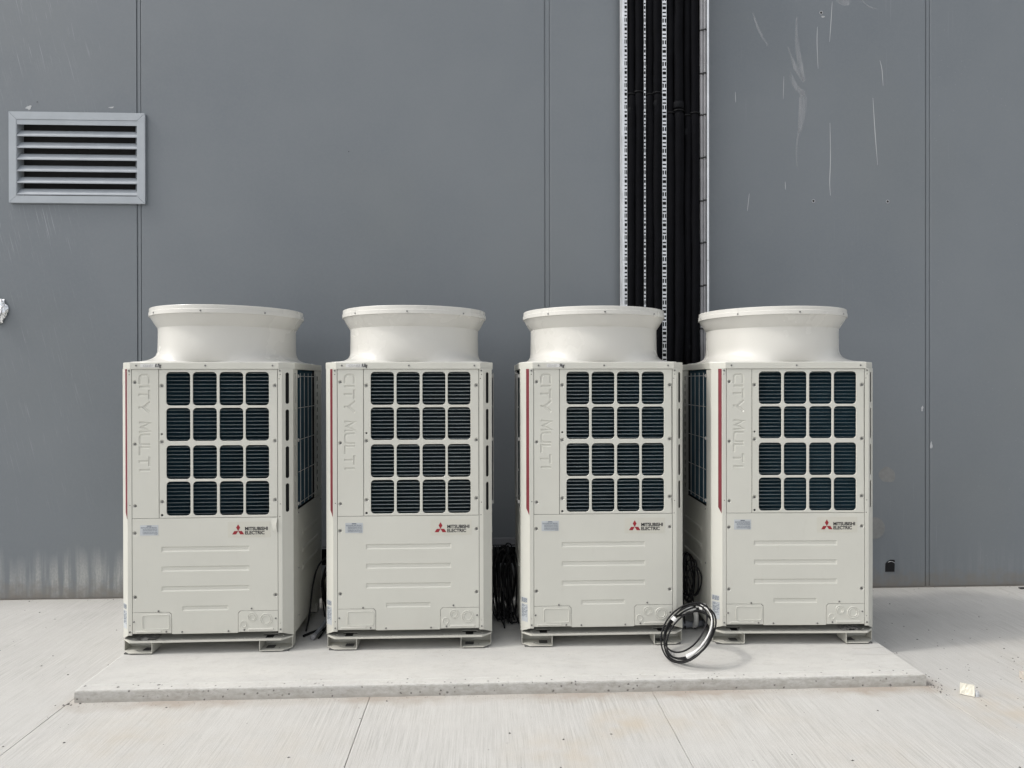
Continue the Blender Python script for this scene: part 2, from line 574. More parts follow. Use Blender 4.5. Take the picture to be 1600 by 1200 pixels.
def ridge(mb, pts, wtop, wbase, h, closed=False, y=0.0):
    """raised pressing along a polyline in the x-z plane, standing h proud towards -y"""
    P = [Vector((p[0], p[1])) for p in pts]
    n = len(P)
    rows = []
    for i in range(n):
        if closed:
            d0, d1 = (P[i] - P[i - 1]).normalized(), (P[(i + 1) % n] - P[i]).normalized()
        else:
            d1 = (P[min(i + 1, n - 1)] - P[min(i, n - 2)]).normalized()
            d0 = (P[max(i, 1)] - P[max(i - 1, 0)]).normalized()
        t = (d0 + d1)
        t = t.normalized() if t.length > 1e-6 else d1
        nr = Vector((-t.y, t.x))
        k = 1 / max(0.4, nr.dot(Vector((-d1.y, d1.x))))
        e = Vector((0, 0))
        rows.append([(P[i] + nr * (o * k), yy) for o, yy in ((-wbase / 2, 0), (-wtop / 2, h), (wtop / 2, h), (wbase / 2, 0))])
    vs = [(q.x, y - yy, q.y) for r_ in rows for q, yy in r_]
    fs = []
    for i in range(n if closed else n - 1):
        a, b = 4 * i, 4 * ((i + 1) % n)
        for k in range(3):
            fs.append((a + k, a + k + 1, b + k + 1, b + k))
    if not closed:
        for i, s in ((0, -1), (n - 1, 1)):
            d = (P[1] - P[0]).normalized() if i == 0 else (P[-1] - P[-2]).normalized()
            e = P[i] + d * s * (wbase - wtop) / 2
            nr = Vector((-d.y, d.x))
            o = len(vs)
            vs += [((e + nr * k).x, y, (e + nr * k).y) for k in (-wbase / 2, wbase / 2)]
            a = 4 * i
            fs += [(a + 1, a + 2, o + 1, o), (a, a + 1, o), (a + 2, a + 3, o + 1)]
    return mb.add(vs, fs, False)


def groove_rows(pts, w, ext):
    """left and right offset rows of an open polyline, ends pushed out by ext"""
    P = [Vector((p[0], p[1])) for p in pts]
    P[0] = P[0] - (P[1] - P[0]).normalized() * ext
    P[-1] = P[-1] + (P[-1] - P[-2]).normalized() * ext
    n = len(P)
    L, R_ = [], []
    for i in range(n):
        d1 = (P[min(i + 1, n - 1)] - P[min(i, n - 2)]).normalized()
        d0 = (P[max(i, 1)] - P[max(i - 1, 0)]).normalized()
        t = (d0 + d1).normalized()
        nr = Vector((-t.y, t.x))
        k = 1 / max(0.45, nr.dot(Vector((-d1.y, d1.x))))
        L.append(P[i] + nr * (w / 2 * k))
        R_.append(P[i] - nr * (w / 2 * k))
    return [(p.x, p.y) for p in L] + [(p.x, p.y) for p in R_[::-1]]


def groove(mb, pts, wtop, wbot, depth, y0=0.0):
    """pressed-in channel along a polyline; returns the outline to cut from the sheet"""
    a = groove_rows(pts, wtop, 0.0)
    b = groove_rows(pts, wbot, -(wtop - wbot) / 2)
    n = len(a)
    m = n // 2
    vs = [(p[0], y0, p[1]) for p in a] + [(p[0], y0 + depth, p[1]) for p in b]
    fs = [(k, (k + 1) % n, n + (k + 1) % n, n + k) for k in range(n)]
    for k in range(m - 1):
        fs.append((n + k, n + k + 1, n + n - 2 - k, n + n - 1 - k))
    mb.add(vs, fs)
    return a


def loft(mb, sections, n=96, smooth=True, mi=0, close=False):
    vs = [p for s in sections for p in s]
    fs = []
    m = len(sections)
    for i in range(m if close else m - 1):
        a, b = i * n, ((i + 1) % m) * n
        for k in range(n):
            k2 = (k + 1) % n
            fs.append((a + k, a + k2, b + k2, b + k))
    return mb.add(vs, fs, smooth, mi)


def smooth_path(pts, n=8, closed=False):
    """Catmull-Rom through pts"""
    P = [Vector(p) for p in pts]
    m = len(P)
    out = []
    for i in range(m if closed else m - 1):
        g = (lambda k: P[k % m]) if closed else (lambda k: P[max(0, min(m - 1, k))])
        p0, p1, p2, p3 = g(i - 1), g(i), g(i + 1), g(i + 2)
        for k in range(n):
            t = k / n
            out.append(0.5 * ((2 * p1) + (p2 - p0) * t + (2 * p0 - 5 * p1 + 4 * p2 - p3) * t * t + (3 * p1 - p0 - 3 * p2 + p3) * t ** 3))
    if not closed:
        out.append(P[-1])
    return out


# ------------------------------------------------------------------ ground
PADZ = 0.062
WALLY = 5.0105
g = MB()
g.add([(-90, -90, -0.0075), (90, -90, -0.0075), (90, 60, -0.0075), (-90, 60, -0.0075)], [(0, 1, 2, 3)])
ground = g.build('ground', M_JOINT)
tag(ground, kind='structure')
edges = [-10.6, -9.15, -7.7, -6.27, -4.84, -3.42, -2.0, -0.562, 0.832, 2.235, 3.825, 5.25, 6.67, 8.1, 9.5, 10.9]
for a, b in zip(edges[:-1], edges[1:]):
    s = MB().box(a + 0.0011, b - 0.0011, -9.0, 5.0, -0.0072, 0.0, bev=0.0022)
    s.build('concrete_slab', M_SLAB, ground)
# paving carries on past the last cut joints on every side
for x0, x1, y0, y1 in ((-88, -10.61, -88, 58), (10.91, 88, -88, 58), (-10.6, 10.9, -88, -9.01)):
    MB().box(x0, x1, y0, y1, -0.0072, 0.0).build('paving_field', M_SLAB, ground)

# ------------------------------------------------------------------ plinth the units stand on
def make_pad():
    x0, x1, y0, y1 = -1.972, 2.228, 3.378, 4.93
    prof = [(0.0, -0.02), (0.0005, 0.012), (0.001, 0.050), (0.003, 0.056), (0.009, 0.0595), (0.030, 0.0603), (0.052, 0.0605),
            (0.056, 0.0612), (0.060, 0.0620), (0.4, 0.0620), (1.0, 0.0620), (y1 - y0, 0.0620)]
    nx = 420
    vs, fs = [], []
    def wob(x, k):
        return (math.sin(x * 7.3 + k) + 0.6 * math.sin(x * 19.1 + 2 * k) + 0.4 * math.sin(x * 47 + k * 3)) / 2
    rnd = random.Random(3)
    for i in range(nx + 1):
        t = i / nx
        x = x0 + (x1 - x0) * t
        e = min(x - x0, x1 - x)
        drop = 0.004 * max(0, 1 - e / 0.012) ** 2
        for j, (d, z) in enumerate(prof):
            jit = rnd.uniform(-1, 1)
            yy = y0 + d + (0.0018 * wob(x, j * 0.2) + (0.0007 * jit if j > 2 else 0) if j < 9 else 0)
            zz = z - (drop if z > 0.04 else 0) + (0.0011 * jit if j in (3, 4) else 0) + (0.0005 * jit if j in (5, 6) else 0)
            vs.append((x, yy, zz))
    m = len(prof)
    for i in range(nx):
        for j in range(m - 1):
            a = i * m + j
            fs.append((a, a + m, a + m + 1, a + 1))
    mb = MB().add(vs, fs, False)
    for i in (0, nx):
        ring = [vs[i * m + j] for j in range(m)] + [(x0 if i == 0 else x1, y1, -0.02)]
        mb.add(ring, [tuple(range(m + 1))])
    o = mb.build('concrete_plinth', M_PAD, None, weld=True)
    return tag(o, 'long low concrete plinth with pitted front edge under the four cream units', 'concrete plinth')


pad = make_pad()
for pts in (((2.03, 3.716), (2.10, 3.713), (2.16, 3.720), (2.222, 3.726)), ((1.99, 3.640), (2.07, 3.634), (2.15, 3.628), (2.226, 3.632))):
    crk = MB()
    for a, b in zip(pts[:-1], pts[1:]):
        crk.add([(a[0], a[1] - 0.0012, 0.0623), (b[0], b[1] - 0.0012, 0.0623), (b[0], b[1] + 0.0012, 0.0623), (a[0], a[1] + 0.0012, 0.0623)], [(0, 1, 2, 3)])
    crk.build('hairline_crack', M_JOINT, pad)

# ------------------------------------------------------------------ clad wall
wall = empty('wall', (0, WALLY, 0), 0, 'dark grey clad building wall with vertical joints behind the four units', 'wall')
WH = 5.0
pe = [(-7.9, -5.43), (-5.395, -2.477), (-2.443, 0.4405), (0.4825, 3.2945), (3.3325, 6.19), (6.225, 9.1)]
for a, b in pe:
    MB().box(a, b, 0.0, 0.06, 0.004, WH, bev=0.003).build('wall_panel', M_WALL, wall)
for (a0, b0), (a1, b1) in zip(pe[:-1], pe[1:]):
    j = MB()
    j.box(b0 - 0.01, a1 + 0.01, 0.0075, 0.058, 0.004, WH)
    j.box(b0 + 0.0075, a1 - 0.006, 0.0025, 0.0074, 0.004, WH, bev=0.0012)
    j.build('joint_strip', M_WALL, wall)
MB().box(-7.9, 9.1, 0.0602, 0.30, 0.0, WH - 0.02).build('wall_core', M_DARK, wall)
MB().box(-7.9, 9.1, -0.03, 0.31, WH + 0.001, WH + 0.05, bev=0.004).build('coping', M_WALL, wall)
MB().box(-7.9, 9.1, 0.003, 0.0598, -0.012, 0.0035).build('base_seal', M_JOINT, wall)
# drilled fixing holes
for x, z in ((2.501, 4.275), (2.443, 2.879), (3.007, 2.880), (-0.976, 3.204), (-3.165, 3.53)):
    big = x > 2
    h = MB()
    h.mesh(plate_mesh(circ(0, 0, 0.013 if big else 0.0055), [circ(0, 0, 0.009 if big else 0.0035)], 0.0006), frame((x, -0.0009, z), (1, 0, 0), (0, 0, 1)))
    h.mesh(plate_mesh(circ(0, 0, 0.009 if big else 0.0035), [], 0.0003), frame((x, -0.0006, z), (1, 0, 0), (0, 0, 1)), mi=1)
    h.build('fixing_hole', [M_CHIP if big else M_WALL, M_DARK], wall)


def blob(x, z, rx, rz, seed, n=22, irregular=0.3, rot=0.0):
    r_ = random.Random(seed)
    ph = [r_.uniform(0, 6.28) for _ in range(4)]
    p = []
    for k in range(n):
        t = 2 * PI * k / n
        q = 1 + irregular * (0.5 * math.sin(2 * t + ph[0]) + 0.4 * math.sin(3 * t + ph[1]) + 0.4 * math.sin(5 * t + ph[2]))
        a, b = rx * q * math.cos(t), rz * q * math.sin(t)
        p.append((x + a * math.cos(rot) - b * math.sin(rot), z + a * math.sin(rot) + b * math.cos(rot)))
    return p


for i, (x, z, rx, rz) in enumerate(((-3.224, 3.489, 0.022, 0.011), (-2.651, 3.498, 0.014, 0.006), (3.272, 1.335, 0.007, 0.018), (3.342, 1.06, 0.007, 0.030), (2.515, 4.245, 0.010, 0.008))):
    MB().mesh(plate_mesh(blob(x, z, rx, rz, i, irregular=0.5), [], 0.0004), frame((0, -0.0007, 0), (1, 0, 0), (0, 0, 1))).build('paint_chip', M_CHIP, wall)
MB().mesh(plate_mesh(blob(3.004, 0.841, 0.062, 0.058, 11, 30, 0.12), [], 0.0004), frame((0, -0.0007, 0), (1, 0, 0), (0, 0, 1))).build('filler_patch', M_FILLER, wall)
MB().mesh(plate_mesh(circ(2.905, 0.444, 0.082, 32), [], 0.0008), frame((0, -0.001, 0), (1, 0, 0), (0, 0, 1))).build('filler_patch', M_FILLER, wall)


def streak(pts, w0, w1):
    """tapered scuff on the wall face"""
    P = [Vector(p) for p in pts]
    P = [Vector((q.x, q.y)) for q in smooth_path([(p.x, p.y, 0) for p in P], 5)]
    vs, fs = [], []
    n = len(P)
    for i, p in enumerate(P):
        t = (P[min(i + 1, n - 1)] - P[max(0, i - 1)]).normalized()
        nr = Vector((-t.y, t.x))
        k = i / (n - 1)
        ww = (w0 + (w1 - w0) * k) / 2 * (0.25 + 0.75 * math.sin(PI * min(1, max(0, 0.08 + 0.86 * k))))
        vs += [((p + nr * ww).x, -0.0008, (p + nr * ww).y), ((p - nr * ww).x, -0.0008, (p - nr * ww).y)]
    for i in range(n - 1):
        fs.append((2 * i, 2 * i + 1, 2 * i + 3, 2 * i + 2))
    return MB().add(vs, fs, True)


for pts, w0, w1 in (([(1.985, 4.27), (2.03, 4.14), (2.10, 4.02)], 0.012, 0.026),
                    ([(2.318, 4.24), (2.315, 4.08), (2.345, 3.88), (2.375, 3.76)], 0.018, 0.055),
                    ([(2.25, 4.02), (2.30, 3.88), (2.37, 3.77)], 0.012, 0.05),
                    ([(2.26, 3.85), (2.30, 3.74), (2.38, 3.66)], 0.02, 0.05),
                    ([(2.365, 3.70), (2.36, 3.55), (2.335, 3.38)], 0.075, 0.04),
                    ([(2.335, 3.42), (2.315, 3.25), (2.32, 3.12)], 0.022, 0.008),
                    ([(2.60, 4.40), (2.66, 4.37), (2.72, 4.36)], 0.05, 0.09),
                    ([(2.80, 4.38), (2.86, 4.33), (2.92, 4.31)], 0.010, 0.012)):
    streak(pts, w0, w1).build('scuff_mark', M_SCUFF, wall)
for pts, w0 in (([(2.473, 4.17), (2.470, 4.05), (2.478, 3.86)], 0.0055), ([(2.585, 4.36), (2.575, 4.20), (2.565, 4.06)], 0.0055),
                ([(2.947, 3.93), (2.963, 3.86), (2.972, 3.74)], 0.0055), ([(2.894, 3.65), (2.91, 3.40), (2.93, 3.15)], 0.006),
                ([(2.568, 3.46), (2.572, 3.20), (2.566, 3.02), (2.572, 2.92)], 0.006), ([(2.22, 3.80), (2.215, 3.63)], 0.004),
                ([(1.96, 2.93), (1.945, 2.80)], 0.005), ([(1.855, 3.68), (1.858, 3.60)], 0.005), ([(2.23, 3.02), (2.232, 2.96)], 0.005)):
    streak(pts, w0, w0).build('scratch', M_CHIP, wall)

# black plate standing in for a dark wall hole, curled label at its corner
pt = empty('hole_plate', (2.989, WALLY, 0.117), 0, 'small black plate in place of a square wall hole, corner clipped, low right of the units', 'wall hole')
front_plate(MB(), [(0, 0), (0.070, 0), (0.072, 0.088), (0.040, 0.090), (0.014, 0.076), (0.002, 0.060)], (), -0.004, 0.0035, 0.0004).build('patch', M_CABLE, pt)
MB().tube(smooth_path([(0.018, -0.006, 0.072), (0.034, -0.014, 0.080), (0.052, -0.012, 0.076), (0.071, -0.006, 0.066)], 5), 0.0022, 6).build('curl', M_CHIP, pt)

# crumpled foil stuffed in a hole at the left
def make_foil():
    r_ = random.Random(5)
    bm = bmesh.new()
    bmesh.ops.create_icosphere(bm, subdivisions=4, radius=1)
    from mathutils import noise as mn
    for q in bm.verts:
        d = q.co.normalized()
        c = mn.noise(d * 2.2) * 0.22 + mn.noise(d * 5) * 0.15 + mn.noise(d * 9) * 0.05
        k = 1 + c
        s = 0.060 if d.z > 0 else 0.060 * (1 + 0.25 * d.z)
        q.co = Vector((d.x * k * s, d.y * k * 0.028, d.z * k * 0.092))
    return MB().bm(bm, False).build('foil_wad', M_FOIL, None)


foil = make_foil()
foil.location = (-3.432, WALLY - 0.012, 2.045)
tag(foil, 'crumpled silver foil wad stuck on the grey wall below the louvre', 'foil')

# ------------------------------------------------------------------ wall louvre
lv = empty('wall_louvre', (-2.879, WALLY, 3.131), 0, 'pale grey metal louvre vent with horizontal blades mounted on the wall', 'louvre')
X0, X1, Z0, Z1 = -0.471, 0.471, -0.322, 0.322
XI0, XI1, ZI0, ZI1 = -0.419, 0.418, -0.270, 0.268
for pts in ([(X0, Z1), (XI0, ZI1), (XI1, ZI1), (X1, Z1)], [(X0, Z0), (X1, Z0), (XI1, ZI0), (XI0, ZI0)],
            [(X0, Z0), (XI0, ZI0), (XI0, ZI1), (X0, Z1)], [(X1, Z0), (X1, Z1), (XI1, ZI1), (XI1, ZI0)]):
    cx, cz = sum(p[0] for p in pts) / 4, sum(p[1] for p in pts) / 4
    pts = [(p[0] + (cx - p[0]) * 0.0012, p[1] + (cz - p[1]) * 0.0025) for p in pts]
    front_plate(MB(), pts, (), -0.022, 0.020, 0.0012).build('frame_rail', M_LOUVRE, lv)
MB().box(XI0 + 0.0005, XI0 + 0.004, -0.0195, 0.055, ZI0, ZI1).build('jamb', M_LOUVRE, lv)
MB().box(XI1 - 0.004, XI1 - 0.0005, -0.0195, 0.055, ZI0, ZI1).build('jamb', M_LOUVRE, lv)
front_plate(MB(), [(XI0 + 0.001, 0.232), (XI1 - 0.001, 0.232), (XI1 - 0.001, ZI1 - 0.001), (XI0 + 0.001, ZI1 - 0.001)], (), -0.019, 0.003, 0.0004).build('head_strip', M_LOUVRE, lv)
NB = 6
blade_me = None
for i in range(NB):
    zb = 0.232 - (i + 1) * 0.0826
    if blade_me is None:
        mb = MB()
        pr = [(-0.019, 0.000), (-0.019, 0.008), (0.016, 0.050), (0.022, 0.054), (0.022, 0.049), (0.018, 0.046), (-0.014, 0.006), (-0.014, 0.0)]
        a = [(XI0 + 0.0045, y, z) for y, z in pr]
        b = [(XI1 - 0.0045, y, z) for y, z in pr]
        n = len(pr)
        mb.add(a + b, [(k, (k + 1) % n, n + (k + 1) % n, n + k) for k in range(n)] + [tuple(range(n)), tuple(range(2 * n - 1, n - 1, -1))])
        o = mb.build('blade', M_LOUVRE, lv)
        blade_me = o.data
    else:
        o = link_mesh('blade', blade_me, lv)
    o.location = (0, 0, zb)
MB().box(XI0, XI1, 0.0555, 0.058, ZI0, ZI1).build('louvre_shade_sheet', M_DARK, lv)  # solid sheet in shadow black, darkens the gaps between the blades
# the panels are cut away behind the louvre
for o in [c for c in wall.children if c.name.startswith(('wall_panel', 'joint_strip', 'wall_core'))]:
    me = o.data
    bb = [q.co.x for q in me.vertices]
    if max(bb) < -3.3 or min(bb) > -2.46:
        continue
    x0, x1 = min(bb), max(bb)
    ys = [q.co.y for q in me.vertices]
    y0, y1 = min(ys), max(ys)
    zs = [q.co.z for q in me.vertices]
    cut = (-2.879 + XI0 - 0.01, -2.879 + XI1 + 0.01, 3.131 + ZI0 - 0.01, 3.131 + ZI1 + 0.01)
    mb = MB()
    if o.name.startswith('wall_panel'):
        e = 0.0
        for bx in ((x0, cut[0], y0, y1, 0.004, WH), (max(x0, cut[1]), x1, y0, y1, 0.004, WH), (max(x0, cut[0]), min(x1, cut[1]), y0, y1, 0.004, cut[2]), (max(x0, cut[0]), min(x1, cut[1]), y0, y1, cut[3], WH)):
            if bx[1] - bx[0] > 1e-4:
                mb.box(*bx)
        mat = M_WALL
        nm = o.name
        par = o.parent
        bpy.data.objects.remove(o)
        mb.build('wall_panel', mat, par, weld=False)

# ------------------------------------------------------------------ pipe riser on the wall
TY = 4.945
tray = empty('cable_tray', (1.30, TY, 0.45), 0, 'tall galvanised slotted tray fixed to the wall behind the black pipes', 'cable tray')
for x, w_ in ((0.987 - 1.30, 0.014), (1.597 - 1.30, 0.015)):
    r_ = MB()
    for z0, z1 in ((0.0, 1.957), (1.959, 4.7)):
        r_.box(x, x + w_, -0.075, -0.073, z0, z1)
        r_.box(x + (w_ - 0.002 if x > 0 else 0.0), x + (w_ if x > 0 else 0.002), -0.0729, 0.018, z0, z1)
    r_.build('side_rail', M_GALV, tray)
for x0, x1 in ((1.0015, 1.0215), (1.1420, 1.1550), (1.2745, 1.3050)):
    holes = []
    z = 0.03
    k = 0
    W_ = x1 - x0
    while z < 4.62:
        ph = k % 5
        if ph == 0:
            holes.append(rrect(W_ * 0.08, W_ * 0.92, z, z + 0.022, 0.0015, 2)); z += 0.034
        elif ph == 2:
            holes.append(rrect(W_ * 0.06, W_ * 0.40, z, z + 0.030, 0.0008, 2)); holes.append(rrect(W_ * 0.60, W_ * 0.94, z, z + 0.030, 0.0008, 2)); z += 0.040
        else:
            holes.append(rrect(W_ * 0.08, W_ * 0.92, z, z + 0.0115, 0.0012, 2)); z += 0.027
        k += 1
    strip = MB()
    cuts_z = [0.0]
    hz = sorted((min(p[1] for p in h), max(p[1] for p in h)) for h in holes)
    for (a0, a1), (b0, b1) in zip(hz[:-1], hz[1:]):       # cut the sheet in short lengths between slots
        if b0 - a1 > 0.004 and b0 - cuts_z[-1] > 0.28:
            cuts_z.append((a1 + b0) / 2)
    cuts_z.append(4.68)
    for a0, b0 in zip(cuts_z[:-1], cuts_z[1:]):
        hh = [h for h in holes if a0 < h[0][1] < b0]
        strip.mesh(plate_mesh([(0, a0), (W_, a0), (W_, b0), (0, b0)], hh, 0.0012), frame((x0 - 1.30, -0.0715, 0), (1, 0, 0), (0, 0, 1)))
    strip.build('slotted_strip', M_GALV, tray, weld=True)
MB().box(-0.31, 0.31, 0.012, 0.016, 0.0, 4.68).build('back_plate', M_DARK, tray)

pipes = [  # centre x, radius, joint height
    (1.052, 0.0265, 3.585, 'leftmost black insulated pipe, next to the left tray rail'),
    (1.108, 0.0310, 3.600, 'second black insulated pipe from the left tray rail'),
    (1.187, 0.0250, 3.585, 'thin black insulated pipe just right of the narrow slotted strip'),
    (1.241, 0.0310, 3.595, 'thick black insulated pipe just left of the wide slotted strip'),
    (1.335, 0.0270, 3.455, 'black insulated pipe just right of the wide slotted strip'),
    (1.396, 0.0350, 3.470, 'thickest black insulated pipe, in the middle of the right bundle'),
    (1.462, 0.0230, 3.440, 'thin black insulated pipe, second left of the grey conduits'),
    (1.515, 0.0310, 3.455, 'black insulated pipe touching the two grey conduits')]
for i, (x, r_, zj, lab) in enumerate(pipes):
    t = empty('insulated_pipe', (x, TY - 0.045, 0.45), 0, lab, 'insulated pipe', 'black insulated pipes climbing the wall')
    rnd = random.Random(i)
    def run(z0, z1, n, a):
        return [(rnd.uniform(-a, a), -rnd.uniform(0, a), z0 + (z1 - z0) * k / n) for k in range(n + 1)]
    up_ = smooth_path(run(zj - 0.45 - 0.02, 4.7, 9, 0.0035), 4)
    MB().tube(up_, [r_ * rnd.uniform(0.965, 1.02) for _ in up_], 16).build('upper_lagging', M_LAG, t)
    top = zj - 0.45
    path = smooth_path(run(0.0, top, 12, 0.0045), 4)
    rad = [r_ * rnd.uniform(1.03, 1.09) for _ in path]
    rad[-1] = r_ * 0.80
    rad[-2] = r_ * 1.06
    path[-2] = Vector((path[-1].x, path[-1].y, path[-1].z - 0.018))
    path = [Vector((p.x, p.y - 0.010, p.z)) for p in path]
    MB().tube(path, rad, 16).build('lower_lagging', M_LAG, t)
    for zt in ([top - 0.11] if i in (0, 2, 6) else [top - 0.07] if i in (1, 3) else [top + 0.05] if i == 5 else []) + ([1.78 - 0.45] if i == 6 else []):
        MB().tube([(0, -0.010, zt - 0.022), (0, -0.010, zt - 0.02), (0, -0.010, zt + 0.02), (0, -0.010, zt + 0.022)], [r_ * 1.07, r_ * 1.12, r_ * 1.12, r_ * 1.07], 16).build('tape_band', M_TAPE_BLACK, t)
    tie = MB()
    tie.tube([(1.25 * r_ * math.cos(a), 1.25 * r_ * math.sin(a), top + 0.012) for a in [2 * PI * k / 20 for k in range(20)]], 0.0035, 6, closed=True)
    tie.build('cable_tie', M_CABLE, t)
tie_me = None
for i, (x, lab) in enumerate(((1.5755, 'left one of two thin grey conduits beside the right tray rail'), (1.6045 - 0.0235, None))):
    pass
for i, (x, r_, lab) in enumerate(((1.564, 0.0125, 'left of two thin grey conduits beside the right tray rail'), (1.589, 0.0118, 'right of two thin grey conduits, against the right tray rail'))):
    t = empty('grey_conduit', (x, TY - 0.05, 0.45), 0, lab, 'conduit', 'thin grey conduits on the riser')
    MB().tube([(0, 0, 0), (0, 0, 1.2), (0, 0, 2.8), (0, 0, 4.7)], r_, 14).build('conduit_tube', M_CONDUIT, t)
    for z in (1.62, 1.92, 2.227, 2.535, 2.838, 3.146, 3.454, 3.752, 4.064, 4.37, 4.68):
        zz = z - 0.45 + 0.006 * i
        mb = MB().tube([(0, 0, zz - 0.006), (0, 0, zz - 0.005), (0, 0, zz + 0.005), (0, 0, zz + 0.006)], [r_ * 1.02, r_ * 1.22, r_ * 1.22, r_ * 1.02], 14)
        mb.box(-0.004, 0.004, -r_ - 0.008, -r_ + 0.001, zz - 0.005, zz + 0.004)
        mb.build('cable_tie', M_RUBBER, t)

# horizontal tray along the wall behind the units
ht = empty('horizontal_cable_tray', (0.1, 4.80, 0.30), 0, 'long dark cable tray running low along the wall behind the units', 'cable tray')
MB().box(-1.75, 1.70, -0.10, 0.14, 0.0, 0.004).build('tray_bed', M_FLEX, ht)
MB().box(-1.75, 1.70, -0.104, -0.1005, 0.0, 0.109).build('front_rail', M_LAG, ht)  # near-black, the dark void below the lip put into its colour
MB().box(-1.75, 1.70, -0.106, -0.092, 0.1095, 0.1155).build('rail_lip', M_FLEX, ht)
MB().box(-1.75, 1.70, 0.141, 0.145, 0.0, 0.115).build('rear_rail', M_FLEX, ht)
for x in (-1.6, -0.55, 0.5, 1.5):
    MB().box(x - 0.02, x + 0.02, -0.09, 0.20, -0.24, -0.002).build('support_leg', M_FLEX, ht)
for i in range(4):
    MB().tube([(-1.7, -0.06 + 0.055 * i, 0.05), (0.0, -0.06 + 0.055 * i, 0.052), (1.68, -0.06 + 0.055 * i, 0.05)], 0.024, 10).build('lagged_pipe', M_LAG, ht)

# ------------------------------------------------------------------ the outdoor unit
W2, CH, DP = 0.46, 0.048, 0.739
ZC, ZM, ZB, ZP = 1.552, 0.740, 0.110, 0.074
PX = 0.3887
COLS = [(-0.2062, -0.0786), (-0.0650, 0.0628), (0.0772, 0.2040), (0.2164, 0.3422)]
ROWS = [(1.352, 1.534), (1.159, 1.339), (0.952, 1.135), (0.753, 0.939)]
SLOTS = [(1.359, 1.532), (1.155, 1.328), (0.950, 1.125), (0.764, 0.921)]
BIG_SCREWS = [(-0.3725, 1.478), (-0.3725, 1.143), (-0.3725, 0.808), (-0.230, 1.459), (-0.230, 1.154), (-0.230, 0.829),
              (0.3745, 1.459), (0.3745, 1.157), (0.3745, 0.834), (-0.3745, 0.660), (-0.3745, 0.312), (0.3745, 0.664), (0.3745, 0.314)]
SMALL_SCREWS = [(-0.402, 1.541), (0.402, 1.541), (-0.250, 0.236), (-0.380, 0.180), (-0.209, 0.124), (-0.125, 0.121), (0.122, 0.121),
                (0.246, 0.242), (0.376, 0.186), (0.207, 0.126), (-0.402, 0.125), (0.402, 0.125)]
PIN_HOLES = [(-0.402, 1.520), (0.403, 1.520), (0.397, 1.497), (-0.400, 0.812), (0.402, 0.812), (-0.402, 0.160), (0.402, 0.160), (0.399, 0.742)]


def screw_meshes():
    a = MB()
    n = 16
    r0, r1 = 0.0115, 0.0062
    v = [(r0 * math.cos(2 * PI * k / n), 0.0, r0 * math.sin(2 * PI * k / n)) for k in range(n)] + \
        [(r1 * math.cos(2 * PI * k / n), 0.0055, r1 * math.sin(2 * PI * k / n)) for k in range(n)]
    a.add(v, [(k, (k + 1) % n, n + (k + 1) % n, n + k) for k in range(n)], True, 0)
    def head(mb, r, y0, y1, mi):
        m = 10
        v = [(r * math.cos(2 * PI * k / m), y1, r * math.sin(2 * PI * k / m)) for k in range(m)] + \
            [(0.8 * r * math.cos(2 * PI * k / m), y0, 0.8 * r * math.sin(2 * PI * k / m)) for k in range(m)]
        mb.add(v, [(k, (k + 1) % m, m + (k + 1) % m, m + k) for k in range(m)] + [tuple(range(m, 2 * m))], False, mi)
        mb.box(-r * 0.7, r * 0.7, y0 - 0.0003, y0 + 0.0005, -r * 0.13, r * 0.13, mi=2)
        mb.box(-r * 0.13, r * 0.13, y0 - 0.0004, y0 + 0.0005, -r * 0.7, r * 0.7, mi=2)
    head(a, 0.0075, 0.0012, 0.0056, 1)
    b = MB()
    head(b, 0.0055, -0.0026, 0.0002, 1)
    oa = a.build('screw', [M_PAINT, M_STEEL, M_DARK])
    ob = b.build('screw', [M_PAINT, M_STEEL, M_DARK])
    ma, mb_ = oa.data, ob.data
    bpy.data.objects.remove(oa)
    bpy.data.objects.remove(ob)
    return ma, mb_


SCREW_BIG, SCREW_SMALL = screw_meshes()
BH = 0.0113                                              # radius cut for a dished screw


